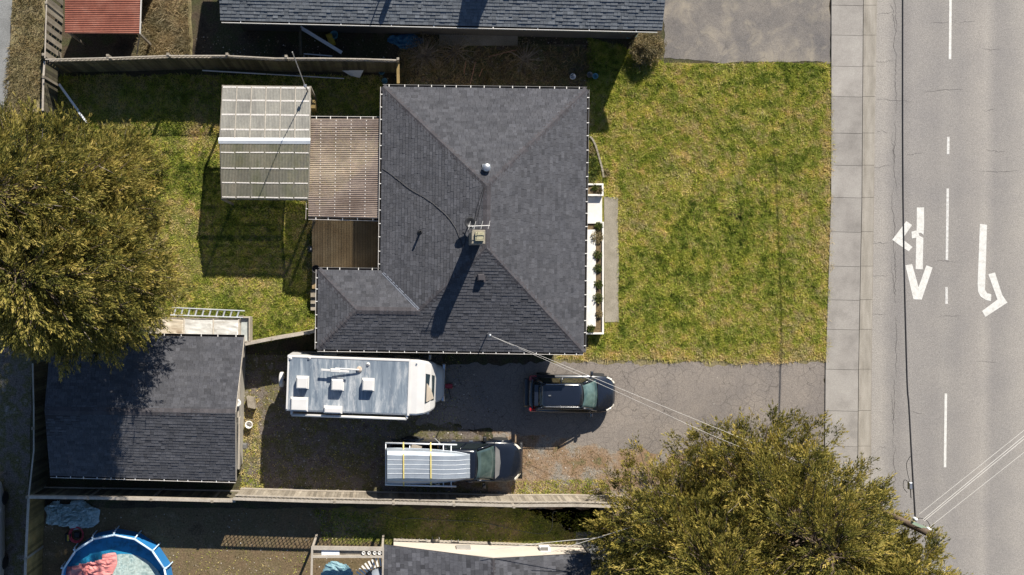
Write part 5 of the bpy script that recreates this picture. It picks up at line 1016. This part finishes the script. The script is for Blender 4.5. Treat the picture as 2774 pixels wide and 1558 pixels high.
cloth('teal_tarp', 862, 1512, 960, 1600, 1.0, M['gtarp'], 'teal tarp draped inside the lean-to', 'tarp', .4, 1.6, 2, lambda u, v: (u-.45)**2/.2+(v-.65)**2/.3 < 1)
ctr = P(1040, 1600, 1.2); sl_t = thing('garden_swing', (ctr.x, ctr.y, 0), 'round grey canopy fringed by pale slats inside the lean-to', 'canopy'); MB().lathe([(1.15, 1.1), (.6, 1.3), (.02, 1.35)], (ctr.x, ctr.y, 0), 30).build('canopy_cloth', mat('grey_cloth', (.25, .28, .33), 2, .8), sl_t, True)
for k in range(14):
    t = math.pi*.5+k*math.pi/26; a = ctr+Vector((1.2*math.cos(t), 1.2*math.sin(t), 0)); b = ctr+Vector((1.62*math.cos(t), 1.62*math.sin(t), 0)); place('slat', unit_box('slat', M['white']), sl_t, bar_M(a, b, .09, .03))
MB().tube([(ctr.x, ctr.y, 0), (ctr.x, ctr.y, 1.3)], .05).build('stand', M['metal'], sl_t)
# ---------------------------------------------------------------- odds and ends
def item(name, px, py, z, label, cat, fn, mname, smooth=False, group=None):
    p = P(px, py, z); mb = MB(); fn(mb, p); o = mb.build(name, M[mname] if isinstance(mname, str) else mname, None, smooth, fix=True); return tag(o, label, cat, group)
def plank(name, x0, y0, z0, x1, y1, z1, w_, t, m, label, cat='board', group=None):
    mb = MB(); mb.box((0, 0, 0), (1, 1, 1), bar_M(P(x0, y0, z0), P(x1, y1, z1), w_, t)); return tag(mb.build(name, M[m]), label, cat, group)
plank('gutter_length', 813, 74, 1.0, 926, 143, .6, .16, .05, 'vinyl', 'long white gutter length lying diagonally behind the neighbouring house', 'gutter')
plank('gutter_length', 823, 146, .4, 900, 152, .4, .05, .04, 'vinyl', 'short pale pipe lying along the lattice fence foot', 'pipe')
plank('white_pipe', 548, 191, .3, 720, 201, .3, .05, .05, 'vinyl', 'left half of the long white pipe lying below the lattice fence', 'pipe')
plank('white_pipe', 722, 201, .3, 932, 213, .3, .04, .04, 'vinyl', 'right half of the long white pipe lying below the lattice fence', 'pipe')
plank('white_board', 160, 228, .5, 212, 300, .4, .11, .04, 'vinyl', 'pale board lying diagonally in the fence corner', 'board')
plank('white_board', 212, 302, .4, 238, 335, .4, .09, .04, 'vinyl', 'short pale board at the conifer edge', 'board')
plank('timber_post', 813, 75, 1.1, 815, 150, 1.1, .12, .1, 'woodd', 'dark timber standing between neighbouring house and lattice fence', 'post')
item('bucket', 905, 93, .4, 'round teal bucket beside the diagonal white gutter', 'bucket', lambda mb, p: mb.lathe([(.15, -.4), (.19, 0), (.17, 0), (.14, -.35)], p, 16), 'teal', True)
item('yellow_sled', 896, 107, .3, 'yellow plastic shell beside the teal bucket', 'toy', lambda mb, p: mb.bbox((0, 0, 0), (.3, .62, .25), .08, Matrix.Translation(p) @ Matrix.Rotation(.4, 4, 'Z')), 'yellow')
cr = thing('corrugated_scrap', P(955, 196, .2), 'white corrugated sheet scrap leaning at the lattice fence foot', 'scrap sheet'); corr(P(925, 190, .3), P(985, 190, .5), P(975, 211, .1), P(950, 205, .1), .06, .02, M['vinyl'], 'sheet', cr)
for i, (x, y, nm, m) in enumerate(((1547, 197, 'clay_pot', 'woodd'), (1598, 202, 'wire_basket', 'gutg'), (1613, 206, 'frisbee', 'teal'), (1034, 195, 'plastic_jug', 'teal'), (1042, 219, 'plastic_bag', 'teal'), (1703, 96, 'watering_can', 'teal'), (1720, 93, 'plastic_tub', 'teal'), (1552, 207, 'saucer', 'vinyl'))):
    item(nm, x, y, .25, ['dark clay pot in the shaded passage', 'grey round basket in the shaded passage', 'teal round disc beside the grey basket', 'pale blue jug near the short ochre fence', 'pale crumpled bag by the house corner', 'blue watering can under the neighbouring eave', 'small blue tub beside the watering can', 'pale saucer beside the dark clay pot'][i], nm.split('_')[-1], lambda mb, p: mb.lathe([(.1, -.22), (.15, 0), (.13, 0), (.09, -.15)], p, 12), m, True)
for i, (x0, y0, x1, y1) in enumerate(((1274, 228, 1288, 168), (1298, 208, 1307, 186), (1323, 154, 1399, 135), (1257, 200, 1262, 168))):
    plank('garden_cane', x0, y0, .3, x1, y1, 1.0, .018, .018, 'pinkw', ['longest pinkish cane above the house eave', 'short pinkish cane above the house eave', 'pinkish cane lying across the weeds below the concrete pad', 'faint pinkish cane left of the others'][i], 'cane', 'garden canes in the passage')
# bucket, bricks etc. beside garage
item('white_bucket', 674, 1151, .35, 'white round bucket standing beside the garage wall', 'bucket', lambda mb, p: mb.lathe([(.14, -.35), (.19, 0), (.20, .02), (.15, .02), (.12, -.28)], p, 18), 'white', True)
wp = thing('wood_pile', P(679, 1090, .2), 'small stack of grey planks beside the garage', 'wood pile')
for k in range(4): place('plank', unit_box('pile_plank', M['wood']), wp, Matrix.Translation(P(674+k*5, 1088+k, .25)) @ Matrix.Rotation(math.radians(98), 4, 'Z') @ Matrix.Diagonal((.55, .09, .4, 1)))
item('utility_meter', 664, 1208, 1.2, 'small grey meter box on the garage wall', 'meter', lambda mb, p: mb.bbox(p, (.2, .25, .3), .03), 'gutg')
item('security_lamp', 648, 1000, 2.2, 'white lamp head on the garage wall, upper one', 'lamp', lambda mb, p: mb.lathe([(.03, -.08), (.08, -.02), (.1, .04), (.02, .06)], p, 12), 'white', True)
item('white_dish', 642, 1092, 2.3, 'white curved dish fixed to the garage barge board', 'dish', lambda mb, p: mb.lathe([(.02, -.06), (.12, -.04), (.2, .03), (.12, -.01), (.02, -.03)], p, 16), 'white', True)
plank('grey_mat', 1196, 1150-58, .1, 1216, 1078, .1, .12, .06, 'wood', 'short grey timber block near the motorhome bumper', 'block')
ht = thing('red_jack', P(1215, 1050, .1), 'red trolley jack on the ground in front of the motorhome', 'jack'); MB().bbox(P(1212, 1046, .12), (.5, .22, .14), .03).build('jack_body', M['redp'], ht); MB().tube([P(1215, 1052, .15), P(1222, 1082, .4)], .02).build('handle', M['black'], ht)
for i, (x, y) in enumerate(((1145, 1468), (1180, 1463), (1232, 1470))):
    c_ = thing('folding_chair', P(x, y, 0), ['leftmost metal folding chair by the cream house wall', 'middle metal folding chair by the cream house wall', 'rightmost metal folding chair by the cream house wall'][i], 'chair', group='folding chairs by the cream house'); p = G(x, y)
    MB().bbox((p.x, p.y, .44), (.36, .36, .03), .01).build('seat', M['wood'], c_); MB().bbox((p.x, p.y-.18, .68), (.36, .03, .3), .01).build('backrest', M['wood'], c_)
    for sx in (-.17, .17):
        for sy in (-.17, .17): MB().tube([(p.x+sx, p.y+sy, 0), (p.x+sx, p.y+sy, .44 if sy > 0 else .8)], .014, 6).build('leg', M['alul'], c_)
wb = thing('wall_unit', P(1475, 1487, 1.2), 'white boxy outdoor unit by the cream gable wall', 'outdoor unit'); MB().bbox(P(1475, 1489, 1.0), (.5, .3, .5), .03).build('case', M['vinyl'], wb); MB().box(P(1475, 1487, 1.26), (.36, .16, .012)).build('grille', M['gutg'], wb)
wire('garden_hose', spline([P(x, y, .03) for x, y in ((1015, 1392), (1040, 1388), (1085, 1406), (1120, 1404), (1180, 1408), (1290, 1414), (1350, 1425), (1420, 1440), (1475, 1446), (1495, 1430), (1498, 1390), (1510, 1385))]), .014, M['plant'] if False else mat('grey_hose', (.16, .17, .13), 3, .7), 'thin grey garden hose snaking over the shaded southern yard', 'hose')
# shrub by neighbour driveway
def shrub(name, px, py, rad, hgt, label, n, m, twn=70, ls=.12):
    b = G(px, py); t = thing(name, b, label, 'shrub'); mb = MB(); cs = []
    for i in range(twn):
        a = random.uniform(0, 2*math.pi); rr = rad*random.random()**.5; q = b+Vector((math.cos(a)*rr, math.sin(a)*rr, hgt*random.uniform(.4, 1)*(1-.4*rr/rad))); mb.tube([b+Vector((random.uniform(-.08, .08), random.uniform(-.08, .08), 0)), b.lerp(q, .5)+up*.15, q], [.014, .008, .005], 4); cs.append(q)
    mb.build('twigs', M['twig'], t); leaves('foliage', m, cs, n, .16, ls, .012, parent=t)
shrub('dry_shrub', 1745, 138, .75, 1.1, 'straw-coloured dry shrub at the corner of the neighbouring driveway', 60, M['straw'], 110, .14)
shrub('dark_shrub', 1728, 178, .45, .6, 'low green shrub just below the dry shrub', 14, M['plant'], 40)
shrub('bramble', 1150, 155, 1.1, .8, 'brown bramble clump left of the canes in the passage', 8, M['straw'], 150)
shrub('bramble', 1235, 140, 1.1, .7, 'brown bramble clump below the concrete pad', 8, M['straw'], 60)
shrub('bramble', 1420, 165, 1.0, .6, 'bare bramble clump in the middle of the passage', 6, M['straw'], 50)
# litter and pebbles (countless)
def specks(name, poly, n, m, smin, smax, label, hz=.4):
    pp = [tuple(G(*p))[:2] for p in poly]; x = rng.uniform(min(p[0] for p in pp), max(p[0] for p in pp), n); y = rng.uniform(min(p[1] for p in pp), max(p[1] for p in pp), n); k = inpoly(x, y, pp); x, y = x[k], y[k]; n = len(x)
    s = smin+(smax-smin)*rng.random(n)**3; a = rng.uniform(0, 6.28, n); V = []; base = np.stack([np.c_[x+np.cos(a+j*2.1)*s*rng.uniform(.7, 1.1, n), y+np.sin(a+j*2.1)*s*rng.uniform(.7, 1.1, n), np.full(n, .012)] for j in range(3)]+[np.c_[x, y, .012+s*hz]], 1)
    F = np.array([(0, 1, 3), (1, 2, 3), (2, 0, 3)]); FF = (np.arange(n)[:, None, None]*4+F).reshape(-1, 3); tag(npmesh(name, base.reshape(-1, 3), FF, np.repeat(rng.random(n), 3), m), label, 'litter', kind='stuff')
lm = leaf_mat('litter', [(0, (.05, .035, .02)), (.5, (.2, .14, .09)), (.85, (.32, .27, .22)), (1, (.6, .57, .54))], .05)
specks('pebbles', [(660, 960), (1250, 960), (1400, 1200), (1650, 1220), (1650, 1345), (660, 1345)], 9000, lm, .012, .06, 'loose pebbles and leaf litter over the gravel yard')
specks('soil_litter', [(120, 1385), (1640, 1385), (1640, 1600), (120, 1600)], 3500, lm, .012, .06, 'stones and litter scattered over the southern yard')
specks('passage_litter', [(520, 100), (1600, 100), (1600, 228), (1080, 228), (520, 140)], 2000, lm, .015, .07, 'rubble and litter in the shaded passage')
specks('lawn_litter', [(1600, 200), (2250, 170), (2236, 975), (1600, 950)], 350, lm, .015, .035, 'small fallen leaves on the front lawn', 2.5)
specks('driveway_litter', [(1560, 985), (2236, 985), (2200, 1300), (1560, 1230)], 500, lm, .01, .03, 'needles and crumbs on the driveway')
# leaves fallen on roofs
